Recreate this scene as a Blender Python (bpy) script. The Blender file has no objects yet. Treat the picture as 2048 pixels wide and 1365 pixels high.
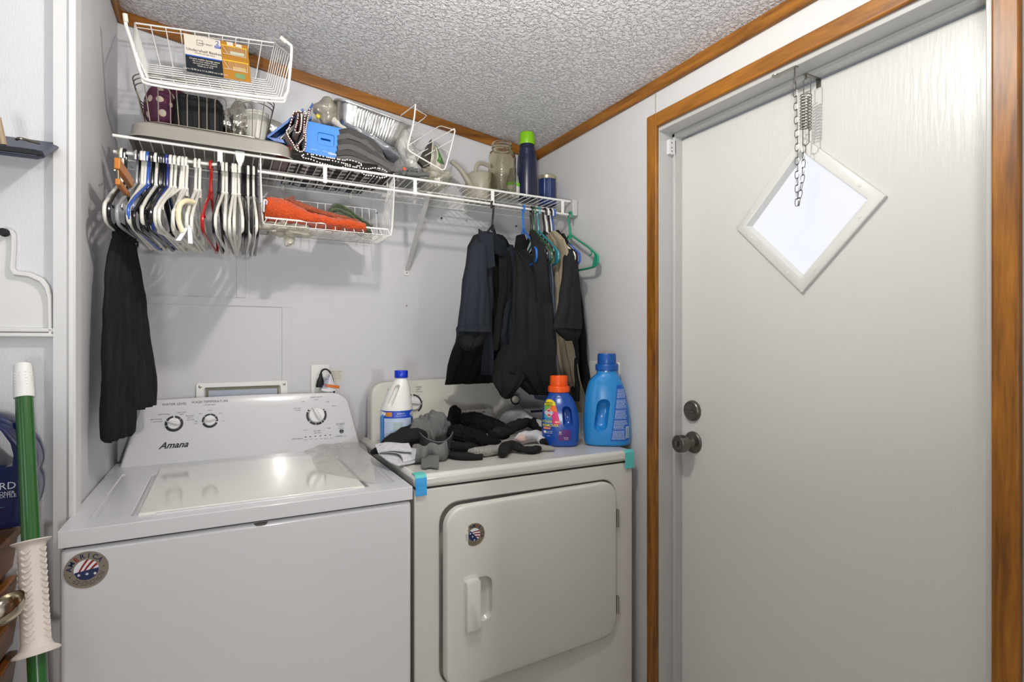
import bpy, bmesh, math, random
from mathutils import Vector, Matrix, noise
# ---------------------------------------------------------------- camera, world, lights, exposure
sc = bpy.context.scene
C = sc.collection
CZ = 1.28                      # eye height
FPX = 1093.0
YAW = math.radians(28.1)
cam = bpy.data.cameras.new('camera'); camo = bpy.data.objects.new('camera', cam); C.objects.link(camo)
cam.sensor_width = 36.0; cam.lens = FPX/2048*36.0; cam.shift_y = 1.5/2048; cam.clip_start = 0.02
camo.location = (0, 0, CZ); camo.rotation_euler = (math.pi/2, 0, -YAW)
sc.camera = camo
sc.view_settings.view_transform = 'Standard'; sc.view_settings.look = 'None'
sc.view_settings.exposure = -0.18; sc.view_settings.gamma = 1.0; sc.view_settings.use_curve_mapping = False
w = bpy.data.worlds.new('world'); sc.world = w; w.use_nodes = True
w.node_tree.nodes['Background'].inputs[0].default_value = (0.75, 0.82, 1, 1)
w.node_tree.nodes['Background'].inputs[1].default_value = 0.6
def light(name, kind, loc, power, color, size=0.1, rot=(0,0,0), sy=None):
    l = bpy.data.lights.new(name, kind); l.energy = power; l.color = color
    if kind == 'AREA':
        l.size = size
        if sy: l.shape = 'RECTANGLE'; l.size_y = sy
    else: l.shadow_soft_size = size
    o = bpy.data.objects.new(name, l); C.objects.link(o); o.location = loc; o.rotation_euler = rot
    return o
light('ceiling_lamp_light', 'POINT', (0.38, 0.80, CZ+0.865), 27, (1.0, 0.95, 0.88), 0.03)
light('kitchen_lamp_light', 'AREA', (0.50, -2.6, 1.35), 33, (1.0, 0.98, 0.96), 0.16, (math.radians(92), 0, 0), 0.25)
light('overhead_fill_light', 'AREA', (-0.9, -1.3, 2.42), 20, (0.90, 0.94, 1.0), 1.6, (math.radians(8), math.radians(-8), 0), 1.2)  # added soft overhead fill for general brightness, no fixture behind it
light('side_fill_light', 'AREA', (-2.45, 0.0, 1.5), 5, (0.86, 0.92, 1.0), 1.2, (math.radians(90), 0, math.radians(-90)), 1.0)  # added fill from the left, there is no window at this spot

up = light('upward_fill_light', 'AREA', (-0.35, -0.40, 1.02), 14, (0.97, 0.98, 1.0), 0.3)  # added fill aimed upward to brighten the ceiling, not a known lamp
up.data.spread = math.radians(105); up.rotation_euler = Vector((0.60, 1.00, 1.20)).to_track_quat('-Z', 'Y').to_euler()

# ---------------------------------------------------------------- pixel -> place helpers (points on real planes)
_s, _c = math.sin(YAW), math.cos(YAW)
def ray(u, v):
    a = (u-1024)/FPX
    return Vector((_s+_c*a, _c-_s*a, (684-v)/FPX))
def QY(u, v, Y): d = ray(u, v); return Vector((0,0,CZ))+d*(Y/d.y)
def QX(u, v, X): d = ray(u, v); return Vector((0,0,CZ))+d*(X/d.x)
def QZ(u, v, Z): d = ray(u, v); return Vector((0,0,CZ))+d*((Z-CZ)/d.z)
def QP(u, v, p, n):
    d = ray(u, v); o = Vector((0,0,CZ)); return o+d*((p-o).dot(n)/d.dot(n))

# ---------------------------------------------------------------- materials
def lin(c):
    return tuple(((x/255)/12.92 if x/255 <= .04045 else ((x/255+.055)/1.055)**2.4) for x in c)
MATS = {}
def mat(name, col, rough=.5, metal=0, bump=None, spec=.5, trans=0, ior=1.45, emit=None, alpha=1, sheen=0, coat=0, var=None, sub=0):
    """bump=(kind, scale, strength[, stretch xyz]); var=(scale, amount)"""
    if name in MATS: return MATS[name]
    m = bpy.data.materials.new(name); m.use_nodes = True; nt = m.node_tree; b = nt.nodes['Principled BSDF']
    c = lin(col)+(1,)
    b.inputs['Base Color'].default_value = c; b.inputs['Roughness'].default_value = rough
    b.inputs['Metallic'].default_value = metal; b.inputs['Specular IOR Level'].default_value = spec
    b.inputs['Transmission Weight'].default_value = trans; b.inputs['IOR'].default_value = ior
    b.inputs['Alpha'].default_value = alpha; b.inputs['Sheen Weight'].default_value = sheen
    b.inputs['Coat Weight'].default_value = coat; b.inputs['Coat Roughness'].default_value = .08
    if sub:
        b.inputs['Subsurface Weight'].default_value = sub; b.inputs['Subsurface Scale'].default_value = .01
    if emit: b.inputs['Emission Color'].default_value = lin(emit[0])+(1,); b.inputs['Emission Strength'].default_value = emit[1]
    tc = nt.nodes.new('ShaderNodeTexCoord')
    def mapped(st):
        mp = nt.nodes.new('ShaderNodeMapping'); mp.inputs['Scale'].default_value = st
        nt.links.new(tc.outputs['Object'], mp.inputs[0]); return mp.outputs[0]
    if bump:
        kind, scl, stren = bump[:3]; st = bump[3] if len(bump) > 3 else (1,1,1)
        if kind == 'noise':
            t = nt.nodes.new('ShaderNodeTexNoise'); t.inputs['Scale'].default_value = scl; t.inputs['Detail'].default_value = 4; out = t.outputs['Fac']
        elif kind == 'wave':
            t = nt.nodes.new('ShaderNodeTexWave'); t.inputs['Scale'].default_value = scl; t.inputs['Distortion'].default_value = 1.0; out = t.outputs['Fac']
        else:
            t = nt.nodes.new('ShaderNodeTexVoronoi'); t.inputs['Scale'].default_value = scl; out = t.outputs['Distance']
        nt.links.new(mapped(st), t.inputs['Vector'])
        bp = nt.nodes.new('ShaderNodeBump'); bp.inputs['Strength'].default_value = stren; bp.inputs['Distance'].default_value = .01
        nt.links.new(out, bp.inputs['Height']); nt.links.new(bp.outputs[0], b.inputs['Normal'])
    if var:
        t = nt.nodes.new('ShaderNodeTexNoise'); t.inputs['Scale'].default_value = var[0]; t.inputs['Detail'].default_value = 5
        nt.links.new(tc.outputs['Object'], t.inputs['Vector'])
        r = nt.nodes.new('ShaderNodeMapRange'); r.inputs['To Min'].default_value = 1-var[1]; r.inputs['To Max'].default_value = 1+var[1]*.4
        r.inputs['From Min'].default_value = .3; r.inputs['From Max'].default_value = .7
        nt.links.new(t.outputs['Fac'], r.inputs['Value'])
        x = nt.nodes.new('ShaderNodeMix'); x.data_type = 'RGBA'; x.blend_type = 'MULTIPLY'; x.inputs['Factor'].default_value = 1
        x.inputs['A'].default_value = c; nt.links.new(r.outputs[0], x.inputs['B']); nt.links.new(x.outputs['Result'], b.inputs['Base Color'])
    MATS[name] = m; return m

def wood(name, dark, light_, stretch, scale=6, rough=.38):
    m = bpy.data.materials.new(name); m.use_nodes = True; nt = m.node_tree; b = nt.nodes['Principled BSDF']
    tc = nt.nodes.new('ShaderNodeTexCoord'); mp = nt.nodes.new('ShaderNodeMapping'); mp.inputs['Scale'].default_value = stretch
    nt.links.new(tc.outputs['Object'], mp.inputs[0])
    n1 = nt.nodes.new('ShaderNodeTexNoise'); n1.inputs['Scale'].default_value = scale; n1.inputs['Detail'].default_value = 6; n1.inputs['Distortion'].default_value = .8
    n2 = nt.nodes.new('ShaderNodeTexNoise'); n2.inputs['Scale'].default_value = scale*7; n2.inputs['Detail'].default_value = 3
    nt.links.new(mp.outputs[0], n1.inputs[0]); nt.links.new(mp.outputs[0], n2.inputs[0])
    ad = nt.nodes.new('ShaderNodeMath'); ad.operation = 'MULTIPLY_ADD'; ad.inputs[1].default_value = .4
    nt.links.new(n2.outputs['Fac'], ad.inputs[0]); nt.links.new(n1.outputs['Fac'], ad.inputs[2])
    cr = nt.nodes.new('ShaderNodeValToRGB'); cr.color_ramp.elements[0].position = .48; cr.color_ramp.elements[1].position = .86
    cr.color_ramp.elements[0].color = lin(dark)+(1,); cr.color_ramp.elements[1].color = lin(light_)+(1,)
    nt.links.new(ad.outputs[0], cr.inputs[0]); nt.links.new(cr.outputs[0], b.inputs['Base Color']); b.inputs['Roughness'].default_value = rough
    MATS[name] = m; return m

# ---------------------------------------------------------------- mesh builder
class MB:
    def __init__(s): s.v = []; s.f = []; s.m = []; s.cur = 0
    def add(s, vs, fs):
        o = len(s.v); s.v += [Vector(p) for p in vs]
        for f in fs: s.f.append([i+o for i in f]); s.m.append(s.cur)
        return s
    def use(s, i): s.cur = i; return s
    def box(s, x0, x1, y0, y1, z0, z1):
        return s.add([(x0,y0,z0),(x1,y0,z0),(x1,y1,z0),(x0,y1,z0),(x0,y0,z1),(x1,y0,z1),(x1,y1,z1),(x0,y1,z1)],
              [(3,2,1,0),(4,5,6,7),(0,1,5,4),(1,2,6,5),(2,3,7,6),(3,0,4,7)])
    def hexa(s, p):   # 8 points: bottom ring then top ring
        return s.add(p, [(3,2,1,0),(4,5,6,7),(0,1,5,4),(1,2,6,5),(2,3,7,6),(3,0,4,7)])
    def prism(s, pts, off):
        n = len(pts); off = Vector(off); pts = [Vector(p) for p in pts]
        return s.add(pts+[p+off for p in pts], [list(range(n))[::-1], list(range(n, 2*n))]+[(i,(i+1)%n,(i+1)%n+n,i+n) for i in range(n)])
    def loft(s, rings, caps=True, closed=True):
        n = len(rings[0]); vs = [p for r in rings for p in r]; fs = []
        for k in range(len(rings)-1):
            for i in range(n if closed else n-1):
                j = (i+1) % n; fs.append((k*n+i, k*n+j, (k+1)*n+j, (k+1)*n+i))
        if caps and closed: fs += [list(range(n))[::-1], [(len(rings)-1)*n+i for i in range(n)]]
        return s.add(vs, fs)
    def tube(s, pts, r, n=8, closed=False, flat=1.0, up=None):
        pts = [Vector(p) for p in pts]; N = len(pts); rs = r if isinstance(r, (list, tuple)) else [r]*N
        rings = []; prev = None
        for i, p in enumerate(pts):
            if closed: t = pts[(i+1) % N]-pts[i-1]
            else: t = pts[min(i+1, N-1)]-pts[max(i-1, 0)]
            if t.length < 1e-9: t = Vector((0,0,1))
            t.normalize()
            if prev is None:
                a = Vector(up) if up else (Vector((0,0,1)) if abs(t.z) < .9 else Vector((0,1,0)))
            else: a = prev
            a = a - t*a.dot(t)
            if a.length < 1e-6: a = t.orthogonal()
            a.normalize(); prev = a; b = t.cross(a)
            rings.append([p+(a*math.cos(2*math.pi*k/n)*flat+b*math.sin(2*math.pi*k/n))*rs[i] for k in range(n)])
        if closed: rings.append(rings[0]); return s.loft(rings, caps=False)
        return s.loft(rings)
    def lathe(s, prof, c=(0,0,0), axis=(0,0,1), n=24, sx=1, sy=1):
        ax = Vector(axis).normalized(); a = ax.orthogonal().normalized()
        if abs(ax.z) > .99: a = Vector((1,0,0))
        b = ax.cross(a); c = Vector(c)
        return s.loft([[c+ax*z+a*(r*sx*math.cos(2*math.pi*k/n))+b*(r*sy*math.sin(2*math.pi*k/n)) for k in range(n)] for r, z in prof])
    def ball(s, c, r, n=12, sc_=(1,1,1)):
        c = Vector(c)
        rings = []
        for i in range(1, n):
            t = math.pi*i/n
            rings.append([c+Vector((math.sin(t)*math.cos(2*math.pi*k/(n*2))*r*sc_[0], math.sin(t)*math.sin(2*math.pi*k/(n*2))*r*sc_[1], -math.cos(t)*r*sc_[2])) for k in range(n*2)])
        return s.loft(rings)
    def grid(s, fn, nu, nv):
        vs = [fn(i/nu, j/nv) for j in range(nv+1) for i in range(nu+1)]
        return s.add(vs, [(j*(nu+1)+i, j*(nu+1)+i+1, (j+1)*(nu+1)+i+1, (j+1)*(nu+1)+i) for j in range(nv) for i in range(nu)])
    def sheet(s, fn, nu, nv, th):   # closed sheet with thickness
        P = [[Vector(fn(i/nu, j/nv)) for i in range(nu+1)] for j in range(nv+1)]
        def nrm(j, i):
            a = P[j][min(i+1, nu)]-P[j][max(i-1, 0)]; b = P[min(j+1, nv)][i]-P[max(j-1, 0)][i]
            n = a.cross(b); return n.normalized() if n.length > 1e-12 else Vector((0,0,1))
        W = nu+1; n0 = W*(nv+1)
        A = [P[j][i]+nrm(j, i)*th/2 for j in range(nv+1) for i in range(W)]
        B = [P[j][i]-nrm(j, i)*th/2 for j in range(nv+1) for i in range(W)]
        fs = []
        for j in range(nv):
            for i in range(nu):
                a, b, c, d = j*W+i, j*W+i+1, (j+1)*W+i+1, (j+1)*W+i
                fs.append((a, b, c, d)); fs.append((d+n0, c+n0, b+n0, a+n0))
        bd = [i for i in range(W)]+[j*W+nu for j in range(1, nv+1)]+[nv*W+i for i in range(nu-1, -1, -1)]+[j*W for j in range(nv-1, 0, -1)]
        for k in range(len(bd)):
            a, b = bd[k], bd[(k+1) % len(bd)]; fs.append((b, a, a+n0, b+n0))
        return s.add(A+B, fs)
    def ribbon(s, prof, th, off, n=1, wob=0, seed=0):   # thick polyline swept along off
        off = Vector(off); pr = [Vector(p) for p in prof]
        def fn(a, b):
            x = a*(len(pr)-1); i = min(int(x), len(pr)-2); p = pr[i].lerp(pr[i+1], x-i)+off*b
            if wob: p = p+Vector(noise.noise_vector(p*18+Vector((seed, 0, 0))))*wob
            return p
        return s.sheet(fn, len(pr)-1, n, th)
    def text(s, t, o, right, up, size, align='CENTER', shear=0, bold=0, lift=.0004, sx=1.0, arc=None):
        cu = bpy.data.curves.new('t', 'FONT'); cu.body = t; cu.size = 1; cu.align_x = align; cu.align_y = 'CENTER'
        cu.shear = shear; cu.offset = bold; cu.resolution_u = 2
        ob = bpy.data.objects.new('t', cu); me = bpy.data.meshes.new_from_object(ob)
        R = Vector(right).normalized(); U = Vector(up).normalized(); N = R.cross(U); o = Vector(o)
        s.add([o+R*(p.co.x*size*sx)+U*(p.co.y*size)+N*lift for p in me.vertices], [list(p.vertices) for p in me.polygons])
        bpy.data.objects.remove(ob); bpy.data.curves.remove(cu); bpy.data.meshes.remove(me); return s
    def disc(s, o, right, up, r, lift=0, n=32, r0=0, a0=0, a1=360, depth=0):
        R = Vector(right).normalized(); U = Vector(up).normalized(); N = R.cross(U); o = Vector(o)+N*lift
        full = abs(a1-a0) >= 360
        A = [math.radians(a0+(a1-a0)*k/n) for k in range(n if full else n+1)]
        P = [o+R*(r*math.cos(a))+U*(r*math.sin(a)) for a in A]
        if r0 > 0:
            P2 = [o+R*(r0*math.cos(a))+U*(r0*math.sin(a)) for a in A]; m_ = len(A)
            return s.add(P+P2, [(i, (i+1) % m_, (i+1) % m_+m_, i+m_) for i in range(m_ if full else m_-1)])
        if not full: P.append(o)
        return s.add(P, [list(range(len(P)))])
    def quad(s, o, right, up, w_, h_, lift=.0003):   # centred flat print
        R = Vector(right).normalized(); U = Vector(up).normalized(); N = R.cross(U); o = Vector(o)+N*lift
        return s.add([o-R*w_/2-U*h_/2, o+R*w_/2-U*h_/2, o+R*w_/2+U*h_/2, o-R*w_/2+U*h_/2], [(0,1,2,3)])
    def join(s, other, M=None):
        o = len(s.v); s.v += [(M @ p if M else p) for p in other.v]
        for f, m_ in zip(other.f, other.m): s.f.append([i+o for i in f]); s.m.append(m_)
        return s
    def xf(s, M): s.v = [M @ p for p in s.v]; return s

def mk(name, mb, mats, angle=35):
    me = bpy.data.meshes.new(name); me.from_pydata([tuple(p) for p in mb.v], [], mb.f)
    if not isinstance(mats, (list, tuple)): mats = [mats]
    for m in mats: me.materials.append(m)
    me.polygons.foreach_set('material_index', mb.m)
    me.polygons.foreach_set('use_smooth', [True]*len(mb.f)); me.update(); me.validate()
    b_ = bmesh.new(); b_.from_mesh(me); bmesh.ops.recalc_face_normals(b_, faces=b_.faces); b_.to_mesh(me); b_.free()
    me.set_sharp_from_angle(angle=math.radians(angle))
    return me
def bev(o, w_, seg=3):
    m = o.modifiers.new('bevel', 'BEVEL'); m.width = w_; m.segments = seg; m.limit_method = 'ANGLE'; m.angle_limit = math.radians(40)
def sub(o, n=1):
    m = o.modifiers.new('subdivision', 'SUBSURF'); m.levels = n; m.render_levels = n
def part(name, mb, mats, root, label=None, bevel=0, subd=0, local=False, angle=35):
    if root is not None and not local:
        L = wloc(root); mb.v = [p-L for p in mb.v]
    o = bpy.data.objects.new(name, mk(name, mb, mats, angle)); C.objects.link(o)
    if root is not None: o.parent = root
    if label: o['label'] = label
    if bevel: bev(o, bevel)
    if subd: sub(o, subd)
    return o
def wloc(o):
    L = Vector(o.location)
    while o.parent: o = o.parent; L = L+Vector(o.location)
    return L
def thing(name, label, cat, loc=(0,0,0), rz=0, group=None):
    o = bpy.data.objects.new(name, None); C.objects.link(o); o.location = loc; o.rotation_euler = (0,0,rz); o.empty_display_size = .05
    o['label'] = label; o['category'] = cat
    if group: o['group'] = group
    return o
def solo(name, label, cat, mb, mats, loc=None, group=None, bevel=0, subd=0, angle=35, kind=None):
    """a thing that is one mesh (vertices given in world space)"""
    if loc is None:
        n = len(mb.v); loc = (sum(p.x for p in mb.v)/n, sum(p.y for p in mb.v)/n, min(p.z for p in mb.v))
    L = Vector(loc); mb.v = [p-L for p in mb.v]
    o = bpy.data.objects.new(name, mk(name, mb, mats, angle)); C.objects.link(o); o.location = L
    o['label'] = label; o['category'] = cat
    if group: o['group'] = group
    if kind: o['kind'] = kind
    if bevel: bev(o, bevel)
    if subd: sub(o, subd)
    return o
def struct(name, mb, mats, bevel=0, angle=35):
    o = bpy.data.objects.new(name, mk(name, mb, mats, angle)); C.objects.link(o); o['kind'] = 'structure'
    if bevel: bev(o, bevel)
    return o
def boolean(a, b, op='DIFFERENCE'):
    dm = [mat('boolean_slot_%d' % i, (128,128,128)) for i in range(4)]
    oa = bpy.data.objects.new('a', mk('a', a, dm)); ob = bpy.data.objects.new('b', mk('b', b, dm)); C.objects.link(oa); C.objects.link(ob)
    m = oa.modifiers.new('b', 'BOOLEAN'); m.object = ob; m.operation = op; m.solver = 'EXACT'
    bpy.context.view_layer.update()
    me = bpy.data.meshes.new_from_object(oa.evaluated_get(bpy.context.evaluated_depsgraph_get()))
    r = MB(); r.v = [p.co.copy() for p in me.vertices]; r.f = [list(p.vertices) for p in me.polygons]; r.m = [p.material_index for p in me.polygons]
    for o in (oa, ob): bpy.data.objects.remove(o)
    bpy.data.meshes.remove(me); return r
def smoothpath(pts, k=6, closed=False):
    """Catmull-Rom through points"""
    pts = [Vector(p) for p in pts]; n = len(pts); out = []
    for i in range(n if closed else n-1):
        p0 = pts[(i-1) % n] if (closed or i > 0) else pts[0]; p1 = pts[i]; p2 = pts[(i+1) % n]
        p3 = pts[(i+2) % n] if (closed or i+2 < n) else pts[-1]
        for j in range(k):
            t = j/k; out.append(.5*((2*p1)+(p2-p0)*t+(2*p0-5*p1+4*p2-p3)*t*t+(3*p1-p0-3*p2+p3)*t**3))
    if not closed: out.append(pts[-1])
    return out
def rrect(cx, cy, hw, hh, r, k=5):
    r = min(r, hw-1e-5, hh-1e-5); P = []
    for (sx, sy, a0) in ((1,1,0), (-1,1,90), (-1,-1,180), (1,-1,270)):
        for j in range(k+1):
            a = math.radians(a0+90*j/k); P.append((cx+sx*(hw-r)+r*math.cos(a), cy+sy*(hh-r)+r*math.sin(a)))
    return P

# ---------------------------------------------------------------- shared materials
M_wall = mat('wall_vinyl', (205,205,208), .55, bump=('noise', 260, .12, (1,1,.35)), var=(1.5,.03))
M_wallr = mat('wall_vinyl_right', (206,205,205), .5, bump=('noise', 260, .10, (1,1,.35)))
M_trimw = mat('white_painted_trim', (214,214,214), .42)
M_jamb = mat('door_jamb_paint', (186,186,184), .35, var=(6,.05))
M_door = mat('door_paint', (208,208,204), .30, bump=('noise', 34, .09, (1,3.5,.45)), var=(2,.02))
M_app = mat('appliance_enamel', (210,210,213), .22, coat=.3)
M_appc = mat('dryer_enamel', (208,206,200), .24, coat=.3)
M_plw = mat('white_plastic', (226,226,222), .32)
M_wire = mat('white_wire_coating', (232,231,226), .32)
M_blk = mat('black_ink', (38,38,46), .5)
M_dark = mat('dark_gap', (22,22,24), .7)
M_steel = mat('steel', (170,165,152), .25, 1)
M_woodv = wood('trim_wood_vertical', (92,52,10), (160,102,26), (5,5,.45))
M_woodh = wood('trim_wood_lengthwise_x', (88,50,10), (152,96,24), (.45,5,5))
M_woody = wood('trim_wood_lengthwise_y', (88,50,10), (156,100,26), (5,.45,5))
# ================================================================ ROOM
YB, XR, XL = 2.06, 1.224, -0.279
def zc(x): return CZ+.83+.129*(XR-x)
struct('floor', MB().box(-2.5, 1.45, -3.4, 2.2, -.05, 0), mat('floor_vinyl', (176,168,155), .5, var=(4,.15)))
def popcorn():
    m = bpy.data.materials.new('ceiling_texture'); m.use_nodes = True; nt = m.node_tree; b = nt.nodes['Principled BSDF']
    b.inputs['Base Color'].default_value = lin((234,234,236))+(1,); b.inputs['Roughness'].default_value = .42
    tc = nt.nodes.new('ShaderNodeTexCoord')
    n = nt.nodes.new('ShaderNodeTexNoise'); n.inputs['Scale'].default_value = 95; n.inputs['Detail'].default_value = 3.5; n.inputs['Roughness'].default_value = .55; n.inputs['Distortion'].default_value = .6
    nt.links.new(tc.outputs['Object'], n.inputs[0])
    r = nt.nodes.new('ShaderNodeMapRange'); r.interpolation_type = 'SMOOTHSTEP'; r.inputs['From Min'].default_value = .42; r.inputs['From Max'].default_value = .66
    nt.links.new(n.outputs['Fac'], r.inputs['Value'])
    bp = nt.nodes.new('ShaderNodeBump'); bp.inputs['Strength'].default_value = 1; bp.inputs['Distance'].default_value = .0045
    nt.links.new(r.outputs[0], bp.inputs['Height']); nt.links.new(bp.outputs[0], b.inputs['Normal']); return m
x0, x1 = -2.5, 1.42
struct('ceiling', MB().hexa([(x0,-3.4,zc(x0)),(x1,-3.4,zc(x1)),(x1,2.2,zc(x1)),(x0,2.2,zc(x0)),(x0,-3.4,zc(x0)+.05),(x1,-3.4,zc(x1)+.05),(x1,2.2,zc(x1)+.05),(x0,2.2,zc(x0)+.05)]), popcorn())
struct('wall_back', MB().box(-.36, 1.40, YB, YB+.1, 0, 2.4), M_wall)
struct('wall_left', MB().box(XL-.06, XL, 1.47, YB, 0, 2.4), M_wall)
struct('wall_left_front', MB().box(-2.5, XL-.06, 1.47, 1.55, 0, 2.6), M_wall)
DY0, DY1, DZ = .457, 1.316, CZ+.677
mb = MB().box(XR, XR+.12, DY1, YB, 0, 2.4).box(XR, XR+.12, DY0, DY1, DZ, 2.4).box(XR, XR+.12, -.4, DY0, 0, 2.4)
struct('wall_right', mb, M_wallr)
struct('wall_behind', MB().box(.57, XR+.12, -.5, -.4, 0, 2.4), M_wallr)
struct('wall_kitchen_side', MB().box(1.3, 1.4, -3.4, -.5, 0, 2.4), M_wallr)
struct('wall_kitchen_back', MB().box(-2.5, 1.4, -3.5, -3.4, 0, 2.7), M_wallr)
struct('wall_kitchen_left', MB().box(-2.6, -2.5, -3.4, 1.55, 0, 2.8), M_wallr)
# casing at the partition end
mb = MB().prism([(x, y, 0) for x, y in [(-.3065,1.47),(-.3065,1.452),(-.284,1.449),(-.282,1.447),(-.279,1.4445),(-.272,1.4445),(-.2685,1.449),(-.2685,1.50),(-.278,1.50),(-.278,1.47)]], (0,0,2.34))
struct('trim_1', mb, M_trimw)
# ceiling trims (stained wood)
def slopebox(x0, x1, y0, y1, h, g=0.0): return MB().hexa([(x0,y0,zc(x0)-h),(x1,y0,zc(x1)-h),(x1,y1,zc(x1)-h),(x0,y1,zc(x0)-h),(x0,y0,zc(x0)-g),(x1,y0,zc(x1)-g),(x1,y1,zc(x1)-g),(x0,y1,zc(x0)-g)])
struct('trim_2', slopebox(XL, XR, YB-.012, YB, .040), M_woodh, bevel=.003)
struct('trim_3', slopebox(XR-.012, XR, -.4, YB-.012, .038), M_woody, bevel=.003)
struct('trim_4', slopebox(XL, XL+.012, 1.50, YB-.012, .040), M_woody, bevel=.003)
# door casing (stained wood)
cx0, cx1 = XR-.014, XR
struct('trim_5', MB().box(cx0, cx1, 1.304, 1.348, 0, CZ+.722), M_woodv, bevel=.004)
struct('trim_6', MB().box(cx0, cx1, .457, 1.304, CZ+.678, CZ+.722), M_woody, bevel=.004)
struct('trim_7', MB().box(cx0, cx1, .4165, .457, 0, CZ+.722), M_woodv, bevel=.004)
# vertical panel seams on the door wall
struct('trim_8', MB().box(XR-.0015, XR, 1.318, 1.322, CZ+.724, zc(XR)-.04), mat('panel_seam', (168,166,160), .5))
struct('trim_9', MB().box(XR-.008, XR, .385, .410, 0, 2.08), M_trimw, bevel=.002)
# battens round the access panel on the back wall
def bat(n, u0, v0, u1, v1):
    a = QY(u0, v0, YB); b = QY(u1, v1, YB)
    struct('trim_%d' % n, MB().box(min(a.x,b.x), max(a.x,b.x), YB-.004, YB, min(a.z,b.z), max(a.z,b.z)), M_wall, bevel=.001)
pa = QY(565, 600, YB); pz = pa.z
struct('trim_10', MB().box(-.20, pa.x+.03, YB-.005, YB, pz-.026, pz+.001), M_wall, bevel=.001)
struct('trim_11', MB().box(pa.x-.002, pa.x+.030, YB-.0045, YB, .90, pz-.026), M_wall, bevel=.001)
b1 = QY(473, 560, YB)
struct('trim_12', MB().box(b1.x, b1.x+.028, YB-.004, YB, pz+.002, CZ+.53), M_wall, bevel=.001)

# ---------------------------------------------------------------- exterior door
door = bpy.data.objects.new('door_1', None); C.objects.link(door); door.location = (1.31, .90, 0); door['kind'] = 'structure'
XD = 1.31
fr = MB()
fr.box(XR-.002, XD+.06, DY1-.012, DY1+.0, 0, DZ)                       # latch-side jamb
fr.box(XD-.032, XD, DY1-.024, DY1-.012, 0, DZ-.012)                     # its stop
fr.box(XR-.002, XD+.06, DY0, DY1, DZ-.012, DZ)                         # head jamb
fr.box(XD-.032, XD, DY0, DY1-.012, DZ-.024, DZ-.012)
fr.box(XR-.002, XD+.06, DY0, DY0+.012, 0, DZ)
part('door_frame', fr, M_jamb, door, 'grey white painted door jamb and stop', bevel=.002)
DT = CZ+.6757-.016
WC = Vector((XD, .8777, CZ+.324))                                       # diamond window centre
slab = MB().box(XD, XD+.04, .472, 1.296, .01, DZ-.028)
cut = MB().prism([WC+Vector((-.1, a*.160, b*.160)) for a, b in ((1,0),(0,1),(-1,0),(0,-1))], (.3,0,0))
part('door_slab', boolean(slab, cut), M_door, door, bevel=.0015)
def diam(h, x): return [Vector((x, WC.y+a*h, WC.z+b*h)) for a, b in ((1,0),(0,1),(-1,0),(0,-1))]
wf = MB()
prof = [(.199, XD-.001), (.199, XD-.009), (.195, XD-.011), (.168, XD-.013), (.163, XD-.012), (.160, XD-.006), (.156, XD+.010)]
rings = [diam(h, x) for h, x in prof]
wf.loft(rings, caps=False)
for (a, b) in ((.5,.5),(.5,-.5),(-.5,.5),(-.5,-.5)):
    for k in (-.30, .30):
        h = .181; c = Vector((XD-.0125, WC.y+a*2*h*(.5+k*(1 if a*b > 0 else 1)), 0))
        t = .5+k; y = WC.y+(1 if a > 0 else -1)*h*t; z = WC.z+(1 if b > 0 else -1)*h*(1-t)
        wf.lathe([(.004,0),(.004,.0015),(.002,.002)], (XD-.0115, y, z), (-1,0,0), 10)
wfo = part('window_frame', wf, mat('window_frame_vinyl', (214,214,210), .35), door, 'white vinyl diamond window frame with screws')
pn = MB().prism(diam(.158, XD+.008), (.004,0,0))
m_pane = mat('obscured_glass', (96,98,104), .4, emit=((234,236,244), 1.06), bump=('noise', 60, .2))
part('pane', pn, m_pane, door, 'frosted daylit glass pane')
M_bronze = mat('aged_bronze', (112,108,102), .28, .9)
KC = QX(1387, 885, XD); DC = QX(1386, 822, XD)
kb = MB().lathe([(.034,0),(.034,.004),(.031,.008),(.018,.012),(.013,.020),(.0125,.030),(.020,.036),(.0265,.042),(.0275,.052),(.0265,.066),(.022,.069),(.018,.068),(.0175,.0665)], KC, (-1,0,0), 36)
kb.lathe([(.0035,0),(.0035,.002),(.001,.003)], KC+Vector((-.010,-.022,0)), (-1,0,0), 10)
ko = part('door_knob', kb, M_bronze, door, 'round dark bronze door knob')
part('turn_button', MB().box(KC.x-.074, KC.x-.067, KC.y-.002, KC.y+.002, KC.z-.009, KC.z+.009), M_bronze, ko, bevel=.001)
db = MB().lathe([(.033,0),(.033,.004),(.031,.009),(.028,.012),(.026,.0125),(.025,.011),(.001,.011)], DC, (-1,0,0), 36)
do = part('deadbolt', db, M_bronze, door, 'round dark bronze deadbolt')
part('thumb_turn', MB().box(DC.x-.018, DC.x-.011, DC.y-.014, DC.y+.014, DC.z-.006, DC.z+.000), M_bronze, do, bevel=.002)
# alarm contact on the jamb
a = QY(1340, 296, DY1-.012)
mb = MB().box(a.x-.014, a.x+.014, DY1-.024, DY1-.012, a.z-.024, a.z+.022)
for dz in (-.015, -.004, .012): mb.use(1).lathe([(.0022,0),(.002,.001)], (a.x-.004, DY1-.024, a.z+dz), (0,-1,0), 8)
solo('latch_plate', 'small white plate with dark screw holes on the door jamb', 'latch', mb, [M_trimw, M_dark], bevel=.001)
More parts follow.
